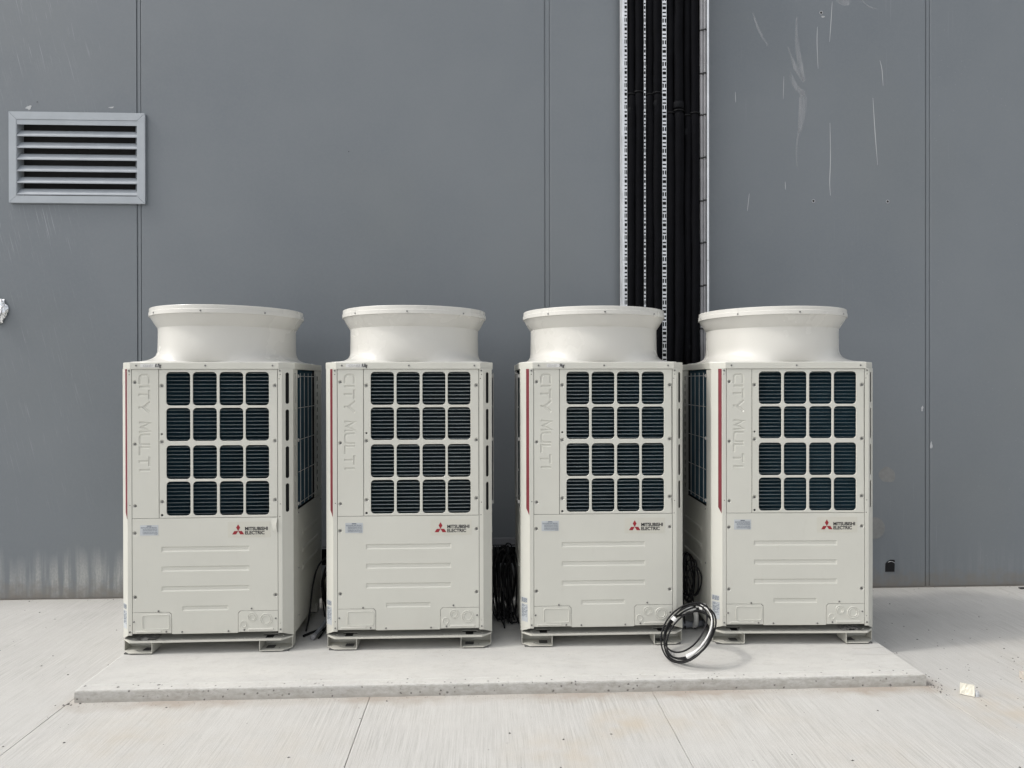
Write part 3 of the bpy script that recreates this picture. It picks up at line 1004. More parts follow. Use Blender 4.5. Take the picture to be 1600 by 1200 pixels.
def make_unit():
    u = empty('condenser_unit', (0, 0, 0))
    # --- sheet-metal base with knock-out holes, and a front lip
    tl = [(-0.372, 0.080), (-0.293, 0.080), (-0.293, 0.056), (-0.312, 0.056), (-0.312, 0.018), (-0.355, 0.018), (-0.355, 0.056), (-0.372, 0.056)]
    tr = [(-x, y) for x, y in tl][::-1]
    out = [(-W2 + 0.004, CH + 0.004), (-W2 + CH + 0.008, 0.0), (W2 - CH - 0.008, 0.0), (W2 - 0.004, CH + 0.004), (W2 - 0.004, DP), (-W2 + 0.004, DP)]
    holes = [tl, tr] + [circ(x, 0.018, 0.0035, 8) for x in (-0.25, -0.14, -0.09, 0.09, 0.20, 0.27)] + [circ(x, y, 0.005, 8) for x, y in ((-0.405, 0.045), (0.405, 0.045), (0.42, 0.07))]
    b = MB().mesh(plate_mesh(out, holes, 0.0015), frame((0, 0, ZP - 0.0016), (1, 0, 0), (0, 1, 0)))
    lip = [(-W2 + 0.004, CH + 0.004), (-W2 + CH + 0.008, 0.0), (W2 - CH - 0.008, 0.0), (W2 - 0.004, CH + 0.004)]
    lp = MB()
    for p, q in zip(lip[:-1], lip[1:]):
        d = (Vector((q[0], q[1], 0)) - Vector((p[0], p[1], 0)))
        L = d.length
        lp.mesh(plate_mesh([(0, 0), (L, 0), (L, 0.0085), (0, 0.0085)], [], 0.0013), frame((p[0], p[1] - 0.0014, ZP - 0.0090), d, (0, 0, 1)))
    b.build('base_plate', M_PAINT, u)
    for sx in (-1, 1):
        MB().box(sx * 0.3325 - 0.045, sx * 0.3325 + 0.045, 0.014, 0.086, ZP - 0.0095, ZP - 0.0065).build('knockout_shade_plate', M_DARK, u)  # black plate under the holes, standing in for the dark inside
    lp.build('base_lip', M_PAINT, u)
    MB().box(-0.42, 0.42, 0.13, 0.70, ZP + 0.0005, ZC - 0.01).build('inner_shade_box', M_DARK, u)  # added black box that darkens the view behind the fins
    MB().box(-0.41, 0.41, 0.118, 0.1295, ZP + 0.0005, ZB + 0.03).build('base_upstand', M_PAINT, u)
    # --- feet: open channels on ribbed pads
    for sx in (-1, 1):
        for back in (0, 1):
            f = MB()
            xa, xb = sorted((sx * 0.286, sx * 0.454))
            oc = [(sx * 0.286, 0.0), (sx * (0.454 - 0.045), 0.0), (sx * 0.454, 0.043), (sx * 0.454, 0.105), (sx * 0.286, 0.105)]
            sl = rrect(sx * 0.333 - 0.024, sx * 0.333 + 0.024, 0.035, 0.088, 0.008, 3)
            hole2 = circ(sx * 0.385, 0.045, 0.006, 10)
            f.mesh(plate_mesh(oc, [sl, hole2], 0.0014), frame((0, 0, 0.0088), (1, 0, 0), (0, 1, 0)))
            f.box(xa, xb, 0.1055, 0.108, 0.0075, ZP - 0.0035)                    # web
            xi = sx * 0.286
            f.box(min(xi, xi + sx * 0.0025), max(xi, xi + sx * 0.0025), 0.0005, 0.1053, 0.0104, ZP - 0.0035)
            xo = sx * 0.454
            f.box(min(xo, xo - sx * 0.0025), max(xo, xo - sx * 0.0025), 0.044, 0.1053, 0.0104, ZP - 0.0035)
            for hx, hz in ((0.36, 0.050), (0.40, 0.036), (0.43, 0.052)):
                f.mesh(plate_mesh(circ(sx * hx, hz, 0.0035, 8), [], 0.0004), FRONT(0.1049), mi=1)
            o = f.build('foot', [M_PAINT, M_DARK], u)
            r_ = MB().box(sx * 0.30 if sx > 0 else -0.44, 0.44 if sx > 0 else -0.30, 0.012, 0.104, 0.0, 0.0072)
            r2 = r_.build('rubber_pad', M_FOOTPAD, o)
            rib = MB()
            for k in range(14):
                xx = (0.303 + 0.0098 * k) * sx
                rib.box(xx - 0.002, xx + 0.002, 0.0105, 0.0125, 0.0004, 0.0068)
                rib.box(xx - 0.002, xx + 0.002, 0.03, 0.095, 0.0073, 0.0086)
            tag(rib.build('pad_rib', M_FOOTPAD, o), kind='stuff')
            if back:
                o.matrix_local = Matrix.Translation((0, DP, 0)) @ Matrix.Scale(-1, 4, (0, 1, 0))
    # --- corner posts
    s2 = CH * math.sqrt(2)
    for sx in (-1, 1):
        p = MB()
        zl, zh = ZP + 0.003, ZB - 0.004
        fx0, fx1 = sorted((sx * (PX + 0.0014), sx * (W2 - CH)))
        fh = [circ(x, z, 0.0028, 8) for x, z in PIN_HOLES if x * sx > 0]
        front_plate(p, [(fx0, zh), (fx1, zh), (fx1, ZC), (fx0, ZC)], fh, 0.0, 0.003, 0.0006)
        if sx > 0:
            M_ = frame((W2 - CH, 0, 0), (1, 1, 0), (0, 0, 1))
            oc = [(0, zh), (s2, zl), (s2, ZC), (0, ZC)]
            ms = frame((W2, CH, 0), (0, 1, 0), (0, 0, 1))
            of = lambda a, c: [(a, zl), (c, zl), (c, ZC), (a, ZC)]
        else:
            M_ = frame((-W2, CH, 0), (1, -1, 0), (0, 0, 1))
            oc = [(0, zl), (s2, zh), (s2, ZC), (0, ZC)]
            ms = frame((-W2, CH, 0), (0, -1, 0), (0, 0, 1))
            of = lambda a, c: [(-c, zl), (-a, zl), (-a, ZC), (-c, ZC)]
        hs_ = [rrect(0.022, 0.044, a, c, 0.0105, 6) for a, c in SLOTS] if sx > 0 else []
        sh = Matrix.Translation((0, 0, -0.0015))
        p.mesh(plate_mesh(oc, hs_, 0.0015, 0.0005), M_ @ sh)
        sd_ = [rrect(0.040, 0.054, a, c, 0.0065, 5) if sx > 0 else rrect(-0.054, -0.040, a, c, 0.0065, 5) for a, c in SLOTS]
        p.mesh(plate_mesh(of(0.0005, 0.094), sd_ if sx > 0 else [], 0.0015, 0.0005), ms @ sh)
        po = p.build('front_post', M_PAINT, u)
        MB().box(min(sx * 0.405, sx * 0.448), max(sx * 0.405, sx * 0.448), 0.052, 0.128, ZP + 0.02, ZC - 0.002).build('slot_shade_box', M_DARK, u)  # dark box behind the slots, their shade put in as colour
        if sx < 0:
            st = MB().mesh(plate_mesh([(s2 - 0.0245, 0.772), (s2 - 0.0035, 0.738), (s2 - 0.0035, ZC - 0.002), (s2 - 0.0245, ZC - 0.002)], [], 0.0006), M_ @ Matrix.Translation((0, 0, 0.0008)))
            st.build('red_stripe', M_RED, po)
            # data plate (print only, no readable text) low on the left post
            dp = MB().mesh(plate_mesh([(0.006, 0.245), (0.049, 0.245), (0.049, 0.272), (0.006, 0.272)], [], 0.0003), M_ @ Matrix.Translation((0, 0, 0.0005)))
            dp.mesh(plate_mesh([(0.006, 0.138), (0.052, 0.138), (0.052, 0.236), (0.006, 0.236)], [], 0.0003), M_ @ Matrix.Translation((0, 0, 0.0005)))
            dp = dp.build('data_plate', M_LABEL, po)
            pr_ = MB()
            rr = random.Random(2)
            for z in [0.269 - 0.0042 * k for k in range(6)]:
                x = 0.008
                while x < 0.046:
                    L = rr.uniform(0.003, 0.012)
                    pr_.mesh(plate_mesh([(x, z - 0.0026), (min(0.048, x + L), z - 0.0026), (min(0.048, x + L), z), (x, z)], [], 0.0002), M_ @ Matrix.Translation((0, 0, 0.0011)))
                    x += L + rr.uniform(0.001, 0.005)
            for z in [0.232 - 0.0046 * k for k in range(15)]:
                x = 0.009
                while x < 0.044:
                    L = rr.uniform(0.002, 0.010)
                    if rr.random() < 0.8:
                        pr_.mesh(plate_mesh([(x, z - 0.0026), (min(0.050, x + L), z - 0.0026), (min(0.050, x + L), z), (x, z)], [], 0.0002), M_ @ Matrix.Translation((0, 0, 0.0011)))
                    x += L + rr.uniform(0.001, 0.004)
            tag(pr_.build('small_print', M_PRINT, po), kind='stuff')
    # --- rear posts, slotted on the flanks
    for sx in (-1, 1):
        q = MB()
        ms = frame((sx * W2, 0, 0), (0, sx, 0), (0, 0, 1)) @ Matrix.Translation((0, 0, -0.0015))
        k0, k1 = 0.552, DP
        hl = []
        for k in range(15):
            z = 0.792 + 0.0495 * k
            a, c = sorted((sx * 0.612, sx * 0.637))
            hl.append(rrect(a, c, z, z + 0.029, 0.004, 2))
        a, c = sorted((sx * k0, sx * k1))
        q.mesh(plate_mesh([(a, 0.755), (c, 0.755), (c, ZC), (a, ZC)], hl, 0.0015, 0.0005), ms)
        q.build('rear_post', M_PAINT, u)
        MB().box(min(sx * 0.43, sx * 0.452), max(sx * 0.43, sx * 0.452), 0.57, 0.72, 0.757, ZC - 0.002).build('slot_shade_box', M_DARK, u)  # dark box behind the rear slots, shade given as colour
        # lower flank panel with pressed swages
        sp = MB()
        a, c = sorted((sx * (CH + 0.0955), sx * (DP - 0.0005)))
        sp.mesh(plate_mesh([(a, ZP + 0.003), (c, ZP + 0.003), (c, 0.752), (a, 0.752)], [], 0.0015, 0.0005), ms)
        so_ = sp.build('side_panel', M_PAINT, u)
        sw = MB()
        for z in (0.60, 0.50, 0.40):
            ridge(sw, [(sx * 0.25, z), (sx * 0.62, z)], 0.016, 0.030, 0.004)
        mm = frame((sx * W2, 0, 0), (0, sx, 0), (0, 0, 1))
        for i, p in enumerate(sw.v):
            d = mm @ Vector((p[0], p[2], -p[1]))
            sw.v[i] = tuple(d)
        sw.build('pressed_rib', M_PAINT, so_)
        for y, z in ((0.157, 0.735), (0.157, 0.42), (0.157, 0.15), (0.70, 0.72), (0.70, 0.45), (0.70, 0.15)):
            link_mesh('screw', SCREW_SMALL, u, (sx * W2, y, z), (0, 0, sx * PI / 2))
    MB().box(-W2 + 0.003, W2 - 0.003, DP - 0.003, DP - 0.0006, ZP + 0.003, ZC).build('back_panel', M_PAINT, u)
    # --- upper left blank panel with raised lettering
    def panel(name, x0, x1, z0, z1, holes, bev=0.0014):
        hh = holes + [circ(x, z, BH) for x, z in BIG_SCREWS if x0 < x < x1 and z0 < z < z1]
        return front_plate(MB(), [(x0, z0), (x1, z0), (x1, z1), (x0, z1)], hh, 0.0, 0.007, bev).build(name, M_PAINT, u)
    g_ = 0.0014
    XB, XT, ZT = -0.3525, -0.2895, 1.519
    hgt = XT - XB
    def strokes(lst, s0):
        return [[(XB + t * hgt, ZT - s0 - s) for s, t in st] for st in lst]
    arc = lambda cs, ct, rs, rt, a0, a1, n=6: [(cs + rs * math.cos(R(a0 + (a1 - a0) * k / n)), ct + rt * math.sin(R(a0 + (a1 - a0) * k / n))) for k in range(n + 1)]
    e = 0.1
    LET = []
    CNT = []
    CNT.append(len(LET)); LET += strokes([[(0.050, 1 - e)] + arc(0.020, 1 - e - 0.22, 0.018, 0.22, 90, 180) + arc(0.020, e + 0.22, 0.018, 0.22, 180, 270) + [(0.050, e)]], 0.0)
    CNT.append(len(LET)); LET += strokes([[(0, e - 0.05), (0, 1 - e + 0.05)]], 0.065)
    CNT.append(len(LET)); LET += strokes([[(0, 1 - e), (0.052, 1 - e)], [(0.026, 0.0), (0.026, 1 - e - 0.135)]], 0.082)
    CNT.append(len(LET)); LET += strokes([[(0, 0.97), (0.030, 0.42), (0.060, 0.97)], [(0.030, 0.0), (0.030, 0.27)]], 0.147)
    CNT.append(len(LET)); LET += strokes([[(0, 0.05), (0.004, 0.93), (0.026, 0.25), (0.048, 0.93), (0.052, 0.05)]], 0.258)
    CNT.append(len(LET)); LET += strokes([[(0, 0.96)] + arc(0.018, e + 0.24, 0.018, 0.24, 180, 270) + arc(0.036, e + 0.24, 0.018, 0.24, 270, 360) + [(0.054, 0.96)]], 0.325)
    CNT.append(len(LET)); LET += strokes([[(0, 0.96), (0, e), (0.042, e)]], 0.394)
    CNT.append(len(LET)); LET += strokes([[(0, 1 - e), (0.052, 1 - e)], [(0.026, 0.0), (0.026, 1 - e - 0.135)]], 0.444)
    CNT.append(len(LET)); LET += strokes([[(0, e - 0.05), (0, 1 - e + 0.05)]], 0.517)
    cuts, letters = [], []
    for a0, b0 in zip(CNT, CNT[1:] + [len(LET)]):
        lt = MB()
        cuts += [groove(lt, st, 0.0132, 0.0080, 0.0030, 0.0004) for st in LET[a0:b0]]
        letters.append(lt)
    bp = panel('blank_panel', -PX + g_, -0.2455 - g_, ZM + g_, ZC - 0.003, cuts, 0.0003)
    for lt in letters:
        lt.build('pressed_letter', M_PAINT, bp)
    # --- grille panel over the coil
    gh = [rrect(a, b_, c, d, 0.021, 5) for a, b_ in COLS for c, d in ROWS] + [circ(-0.230, 1.197, 0.0055, 10), circ(-0.230, 0.757, 0.0065, 10)]
    gp = panel('grille_panel', -0.2455 + g_, PX - g_, ZM + g_, ZC - 0.003, gh)
    gb = MB()
    for a, b_ in COLS:
        for c, d in ROWS:
            pass
    front_plate(MB(), circ(-0.230, 0.757, 0.0066, 12), [], 0.0012, 0.004, 0.0008).build('plug_hole_disc', M_DARK, gp)
    front_plate(MB(), circ(-0.230, 1.197, 0.0066, 12), [], 0.004, 0.003).build('plug_hole_disc', M_DARK, gp)  # dark disc standing in for the shade inside an open hole
    # --- coil behind it: fins as one mass, hairpin tubes singly
    fn = MB()
    k = 0
    x = -0.238
    while x < 0.375:
        fn.add([(x, 0.030, 0.745), (x, 0.052, 0.745), (x, 0.052, 1.548), (x, 0.030, 1.548)], [(0, 1, 2, 3)])
        x += 0.0042
    for sx in (-1, 1):
        y = 0.146
        while y < 0.552:
            fn.add([(sx * 0.446, y, 0.757), (sx * 0.428, y, 0.757), (sx * 0.428, y, 1.548), (sx * 0.446, y, 1.548)], [(0, 1, 2, 3)])
            y += 0.0042
        for j in range(39):
            z = 0.757 + 0.0203 * j
            fn.box(min(sx * 0.430, sx * 0.437), max(sx * 0.430, sx * 0.437), 0.145, 0.553, z, z + 0.005)
    tag(fn.build('coil_fins', M_FIN, u), kind='stuff')
    MB().box(-0.243, 0.380, 0.0525, 0.060, 0.742, 1.549).build('coil_backing', M_FIN, u)
    for sx in (-1, 1):
        MB().box(min(sx * 0.421, sx * 0.4275), max(sx * 0.421, sx * 0.4275), 0.143, 0.556, 0.755, 1.549).build('coil_backing', M_FIN, u)
    tm = None
    for j in range(39):
        z = 0.757 + 0.0203 * j
        if tm is None:
            tm = MB().tube([(-0.238, 0, 0), (0.376, 0, 0)], 0.0027, 8).build('coil_tube', M_TUBE, u)
            tm.location = (0, 0.0378, z)
        else:
            link_mesh('coil_tube', tm.data, u, (0, 0.0378, z))
    # --- wire guards on both flanks
    for sx in (-1, 1):
        xg = sx * (W2 + 0.010)
        gd = MB()
        for z in (1.512, 0.790, 1.150):
            for y in (0.138,):
                gd.tube([(xg, y + 0.004, z), (xg, y, z), (sx * (W2 - 0.001), y - 0.001, z)], 0.003, 6)
                gd.box(min(sx * W2, xg), max(sx * W2, xg), y - 0.010, y, z - 0.009, z + 0.009)
        go = gd.build('wire_guard', M_WIRE, u)
        vm = hm = None
        for y in (0.165, 0.255, 0.345, 0.435, 0.525):
            if vm is None:
                vm = MB().tube([(0, 0, 0.775), (0, 0, 1.530)], 0.0021, 6).build('wire', M_WIRE, go)
                vm.location = (xg, y, 0)
            else:
                link_mesh('wire', vm.data, go, (xg, y, 0))
        for z in (1.512, 1.332, 1.150, 0.968, 0.790):
            if hm is None:
                hm = MB().tube([(0, 0.140, 0), (0, 0.575, 0)], 0.0021, 6).build('wire', M_WIRE, go)
                hm.location = (xg - sx * 0.004, 0, z)
            else:
                link_mesh('wire', hm.data, go, (xg - sx * 0.004, 0, z))
    # --- lower service panel, pressed ribs, two access covers
    lx0, lx1, lz = -0.181, 0.174, 0.229
    cz = 0.115
    outl = [(-PX + 0.0009, lz + 0.0009), (lx0 - 0.012 + 0.0009, lz + 0.0009), (lx0 + 0.0009, lz - 0.011), (lx0 + 0.0009, ZB), (lx1 - 0.0009, ZB), (lx1 - 0.0009, lz - 0.011), (lx1 + 0.012 - 0.0009, lz + 0.0009), (PX - 0.0009, lz + 0.0009), (PX - 0.0009, ZM - 0.0009), (-PX + 0.0009, ZM - 0.0009)]
    ribs, cuts = [], []
    for x0, x1, z, h in ((-0.233, 0.234, 0.571, 0.027), (-0.233, 0.234, 0.464, 0.027), (-0.233, 0.234, 0.356, 0.027), (-0.123, 0.120, 0.248, 0.025)):
        m_ = MB()
        cuts.append(groove(m_, [(x0, z), (x0 + 0.02, z), (x1 - 0.02, z), (x1, z)], h, h - 0.011, 0.0024, 0.0004))
        ribs.append(m_)
    sp = front_plate(MB(), outl, cuts + [circ(x, z, BH) for x, z in BIG_SCREWS if z < ZM], 0.0, 0.007, 0.0009).build('service_panel', M_PAINT, u)
    for m_ in ribs:
        m_.build('pressed_rib', M_PAINT, sp)
    ca = front_plate(MB(), [(-PX + 0.0009, cz), (lx0 - 0.0009, cz), (lx0 - 0.0009, lz - 0.013), (lx0 - 0.013, lz - 0.0009), (-PX + 0.0009, lz - 0.0009)], [], -0.0004, 0.006, 0.0007).build('access_cover', M_PAINT, u)
    k_ = MB()
    ridge(k_, rrect(-0.335, -0.193, 0.139, 0.216, 0.012, 4), 0.0016, 0.0048, 0.0022, True, y=-0.0007)
    ridge(k_, [(-0.368, 0.1265), (-0.236, 0.1265)], 0.006, 0.011, 0.0030, y=-0.0007)
    k_.build('knockout', M_PAINT, ca)
    cb = front_plate(MB(), [(lx1 + 0.0009, cz), (PX - 0.0009, cz), (PX - 0.0009, lz - 0.0009), (lx1 + 0.013, lz - 0.0009), (lx1 + 0.0009, lz - 0.013)], [], -0.0004, 0.006, 0.0007).build('access_cover', M_PAINT, u)
    k_ = MB()
    for x, z, r_ in ((0.250, 0.196, 0.0235), (0.250, 0.194, 0.015), (0.3245, 0.181, 0.032), (0.3245, 0.181, 0.0225), (0.203, 0.158, 0.0165)):
        ridge(k_, circ(x, z, r_, 24), 0.0016, 0.0044, 0.0020, True, y=-0.0007)
    ridge(k_, [(0.229, 0.1285), (0.362, 0.1285)], 0.006, 0.011, 0.0030, y=-0.0007)
    k_.build('knockout', M_PAINT, cb)
    # --- warning label
    wl = front_plate(MB(), [(-0.346, 0.648), (-0.250, 0.648), (-0.250, 0.704), (-0.346, 0.704)], [], -0.0008, 0.0006).build('warning_label', M_LABEL, sp)
    pr_ = MB()
    rr = random.Random(4)
    front_plate(pr_, [(-0.310, 0.6968), (-0.286, 0.6968), (-0.286, 0.7015), (-0.310, 0.7015)], [], -0.0014, 0.0004)
    for z, xa in ((0.693, -0.342), (0.689, -0.342), (0.683, -0.332), (0.6785, -0.332), (0.674, -0.332), (0.667, -0.332), (0.6625, -0.332), (0.658, -0.332), (0.653, -0.27)):
        x = xa
        while x < -0.258:
            L = rr.uniform(0.004, 0.016)
            xe = min(-0.254, x + L)
            front_plate(pr_, [(x, z - 0.0019), (xe, z - 0.0019), (xe, z), (x, z)], [], -0.0013, 0.0003)
            x += L + rr.uniform(0.0012, 0.003)
    tag(pr_.build('small_print', M_PRINT, sp), kind='stuff')
    # --- maker's badge
    front_plate(MB(), rrect(0.120, 0.347, 0.631, 0.717, 0.004, 2), [], -0.0007, 0.0005).build('badge', M_BADGE, sp)
    lg = MB()
    cx, cz_ = 0.1755, 0.6668
    a = 0.0215
    h = 0.0365
    front_plate(lg, [(cx, cz_), (cx + 0.0108, cz_ + h / 2), (cx, cz_ + h), (cx - 0.0108, cz_ + h / 2)], [], -0.0013, 0.0005)
    dz = 0.0188
    for s in (-1, 1):
        front_plate(lg, [(cx, cz_), (cx + s * 0.0205, cz_), (cx + s * 0.0322, cz_ - dz), (cx + s * 0.0110, cz_ - dz)], [], -0.0013 - 0.0001 * s, 0.0005)
    lg.build('emblem', M_LOGO_RED, sp)
    tx = MB()
    text_fit(tx, 'MITSUBISHI', 0.2125, 0.3345, 0.6696, 0.6888, -0.0012, 0.0015)
    text_fit(tx, 'ELECTRIC', 0.2125, 0.3165, 0.6472, 0.6664, -0.0012, 0.0015)
    tx.build('badge_lettering', M_INK, sp)
    # --- screws
    for x, z in BIG_SCREWS:
        link_mesh('screw', SCREW_BIG, u, (x, 0, z))
    for x, z in SMALL_SCREWS:
        link_mesh('screw', SCREW_SMALL, u, (x, -0.0007, z))
    # --- top cover
    ov = 0.005
    def capout(o_):
        return [(-W2 - o_, CH + 0.018 - o_ * 0.4), (-W2 + CH + 0.018 - o_ * 0.4, -o_), (W2 - CH - 0.018 + o_ * 0.4, -o_), (W2 + o_, CH + 0.018 - o_ * 0.4), (W2 + o_, DP + o_ - 0.02), (W2 + o_ - 0.02, DP + o_), (-W2 - o_ + 0.02, DP + o_), (-W2 - o_, DP + o_ - 0.02)]
    tc = MB()
    secs = [(ov - 0.0015, ZC - 0.0018), (ov, ZC - 0.0008), (ov, ZC + 0.0315), (ov - 0.0015, ZC + 0.0345), (ov - 0.005, ZC + 0.0355)]
    n = 8
    vs = []
    for o_, z in secs:
        vs += [(x, y, z) for x, y in capout(o_)]
    fs = []
    for i in range(len(secs) - 1):
        for k in range(n):
            fs.append((i * n + k, i * n + (k + 1) % n, (i + 1) * n + (k + 1) % n, (i + 1) * n + k))
    fs.append(tuple((len(secs) - 1) * n + k for k in range(n)))
    fs.append(tuple(range(n)))
    tc.add(vs, fs)
    tco = tc.build('top_cover', M_PAINT, u)
    for x in (-0.362, 0.004, 0.3635):
        link_mesh('screw', SCREW_SMALL, u, (x, -ov - 0.0003, ZC + 0.017))
    # --- fan discharge hood
    ZT0 = ZC + 0.0358
    NN = 120
    cyy = DP / 2
    def ringpts(z, hx, hy, rc, circR, t, pinch=0.0):
        out_ = []
        for k in range(NN):
            th = 2 * PI * k / NN
            c, s = math.cos(th), math.sin(th)
            ne = rc
            rr_ = (abs(c / hx) ** ne + abs(s / hy) ** ne) ** (-1 / ne)
            rd = rr_ * (1 - t) + circR * t
            if pinch:
                for a0 in (-PI / 2, 0, PI / 2, PI):
                    dth = (th - a0 + PI) % (2 * PI) - PI
                    rd += pinch * math.exp(-(dth / 0.10) ** 2)
            out_.append((rd * c, cyy + rd * s, z))
        return out_
    prof = []          # (z, hx, hy, exponent, circle radius, blend)
    prof.append((ZT0, 0.452, 0.362, 7, 0.42, 0.0, 0))
    prof.append((ZT0 + 0.004, 0.450, 0.361, 7, 0.42, 0.02, 0))
    nflare = 14
    for k in range(1, nflare + 1):
        t = k / nflare
        a = t * PI / 2
        # concave flare: quarter-ellipse from the square foot to the round throat
        z = ZT0 + 0.004 + 0.092 * (1 - math.cos(a))
        q = math.sin(a)
        prof.append((z, 0.450 - 0.066 * q, 0.361 - 0.002 * q, 7 - 4 * q, 0.381, 0.02 + 0.98 * q ** 1.2, 0))
    zth = ZT0 + 0.096
    prof.append((zth + 0.05, 0.38, 0.36, 3, 0.3800, 1.0, 0))
    prof.append((1.775, 0.38, 0.36, 3, 0.3800, 1.0, 0.0))
    prof.append((1.786, 0.38, 0.36, 3, 0.3808, 1.0, 0.0015))
    prof2 = [(1.786, 0.38, 0.36, 3, 0.3808, 1.0, 0.0015), (1.790, 0.38, 0.36, 3, 0.3835, 1.0, 0.0040), (1.806, 0.38, 0.36, 3, 0.3935, 1.0, 0.0045),
             (1.830, 0.38, 0.36, 3, 0.4085, 1.0, 0.0020), (1.8515, 0.38, 0.36, 3, 0.4215, 1.0, 0.0)]
    hd = MB()
    loft(hd, [ringpts(z, hx, hy, ne, cr, t, pi_) for z, hx, hy, ne, cr, t, pi_ in prof2], NN)
    loft(hd, [ringpts(z, hx, hy, ne, cr, t, pi_) for z, hx, hy, ne, cr, t, pi_ in prof], NN)
    # inner skin gives the wall its thickness
    inner = [(1.8515, 0.415), (1.80, 0.378), (1.70, 0.372), (1.62, 0.371)]
    loft(hd, [ringpts(z, 0.4, 0.4, 2, r_, 1.0) for z, r_ in inner], NN)
    ho = hd.build('fan_hood', M_HOOD, u)
    rm = MB()
    rp = [(0.4195, 1.8515), (0.4262, 1.8515), (0.4272, 1.8530), (0.4272, 1.8735), (0.4255, 1.8752), (0.4240, 1.8756), (0.4240, 1.8945), (0.4225, 1.8968), (0.4195, 1.8968), (0.4080, 1.8950), (0.4120, 1.8640)]
    for k in range(4):                                     # rim made of four bands with a butt joint at each corner
        seg = 30
        vs, fs = [], []
        m_ = len(rp)
        for i in range(seg + 1):
            th = R(90 * k + 45 + 0.06) + R(89.88) * i / seg
            for r_, z in rp:
                vs.append((r_ * math.cos(th), cyy + r_ * math.sin(th), z))
        for i in range(seg):
            for j in range(m_):
                a0, b0 = i * m_ + j, i * m_ + (j + 1) % m_
                fs.append((a0, a0 + m_, b0 + m_, b0))
        o = MB().add(vs, fs, False)
        o = o.build('rim_band', M_HOOD, u)
        for pgn in o.data.polygons:
            pgn.use_smooth = False
    for th in (-90, -45, 0, 180, 225):
        c, s = math.cos(R(th)), math.sin(R(th))
        link_mesh('screw', SCREW_SMALL, u, (0.4272 * c, cyy + 0.4272 * s, 1.863), (0, 0, R(th + 90)))
    tb = MB()
    for i in range(9):
        pass
    vs, fs = [], []
    for i in range(13):
        th = R(-90 - 7 + 14 * i / 12)
        for r_, z in ((0.4215, 1.8510), (0.4215, 1.8475)):
            vs.append((r_ * math.cos(th), cyy + r_ * math.sin(th), z))
    fs = [(2 * i, 2 * i + 1, 2 * i + 3, 2 * i + 2) for i in range(12)]
    tb.add(vs, fs)
    tb.build('joint_tab', M_HOOD, ho)
    return u


def copy_tree(o, parent=None):
    c = o.copy()
    COL.objects.link(c)
    if parent is not None:
        c.parent = parent
        c.matrix_parent_inverse = o.matrix_parent_inverse.copy()
    for ch in list(o.children):
        copy_tree(ch, c)
    return c


GROUP = 'cream outdoor condenser units in a row on the plinth'
proto = make_unit()
UNITS = [
    (-1.5191, 3.8011, 0.0101, 'cream outdoor condenser unit nearest the wall louvre, its right flank with wire guard visible'),
    (-0.4190, 3.8071, -0.0006, 'cream outdoor condenser unit between the grey-tipped cable and the hanging black cables'),
    (0.6627, 3.8076, -0.0015, 'cream outdoor condenser unit standing right behind the coiled black cable, its hood overlapping the pipes'),
    (1.7440, 3.7857, -0.0328, 'cream outdoor condenser unit with no handwriting on its top cover, its left flank visible')]
units = []
for i, (x, y, rz, lab) in enumerate(UNITS):
    o = proto if i == 0 else copy_tree(proto)
    o.location = (x, y, PADZ)
    o.rotation_euler = (0, 0, rz)
    tag(o, lab, 'outdoor condenser unit', GROUP)
    units.append(o)

# handwriting on the top covers of the first three
for i, (big_, ph) in enumerate((('8.7kg', 0.0), ('9.3kg', 0.01), ('9kg', 0.005))):
    tp = front_plate(MB(), rrect(-0.340 + 0.022 * (i == 2), -0.236 + 0.006 * i, ZC + 0.0075, ZC + 0.0265, 0.004, 2), [], -0.0058, 0.0006)
    t_ = tp.build('tape_strip', M_WHITE, units[i])
    tx = MB()
    text_fit(tx, 'CU-0%d' % (i + 1), -0.325 + 0.018 * (i == 2), -0.275 + 0.012 * (i > 0), ZC + 0.011, ZC + 0.0225, -0.0062, 0.0, 0.2)
    tx.build('faint_writing', M_PENCIL, t_)
    tx = MB()
    text_fit(tx, big_, -0.262 + 0.008 * i, -0.228 + 0.006 * i, ZC + 0.003, ZC + 0.0275, -0.0063, 0.0014, 0.35)
    tx.build('marker_writing', M_INK, t_)

# bent corner where the first unit's service panel has been levered open
bc = MB()
pts = []
for j in range(9):
    t = j / 8
    z = ZM - 0.004 - 0.085 * t
    bulge = 0.008 * math.sin(PI * min(1, t * 0.9 + 0.1)) ** 1.5
    pts.append([(PX - 0.040 + 0.018 * t, -0.0007, z), (PX - 0.018, -0.0007 - bulge * 0.5, z), (PX - 0.0035 - 0.002 * math.sin(PI * t), -0.0007 - bulge * 1.1, z)])
vs = [p for r_ in pts for p in r_]
fs = []
for j in range(8):
    for k in range(2):
        a = 3 * j + k
        fs.append((a, a + 1, a + 4, a + 3))
bc.add(vs, fs, True)
bco = bc.build('bent_corner', M_PAINT, units[0])
bco['label'] = 'bent upper corner of the service panel'

# crushed foil and torn pad left on two of the base plates
for ui, sx in ((0, -1), (3, 1)):
    m_ = MB()
    rr = random.Random(ui)
    x0 = sx * 0.325
    gx, gy = 12, 7
    for a in range(gx + 1):
        for b in range(gy + 1):
            m_.v.append((x0 - 0.055 + 0.11 * a / gx, 0.010 + 0.075 * b / gy, ZP + 0.0015 + 0.012 * rr.random() * math.sin(PI * a / gx) ** 0.5))
    for a in range(gx):
        for b in range(gy):
            k = a * (gy + 1) + b
            m_.f.append((k, k + gy + 1, k + gy + 2, k + 1)); m_.sm.append(False); m_.mi.append(0)
    m_.build('hole_cover', simple('dull_film', (0.30, 0.29, 0.27), 0.45), units[ui])

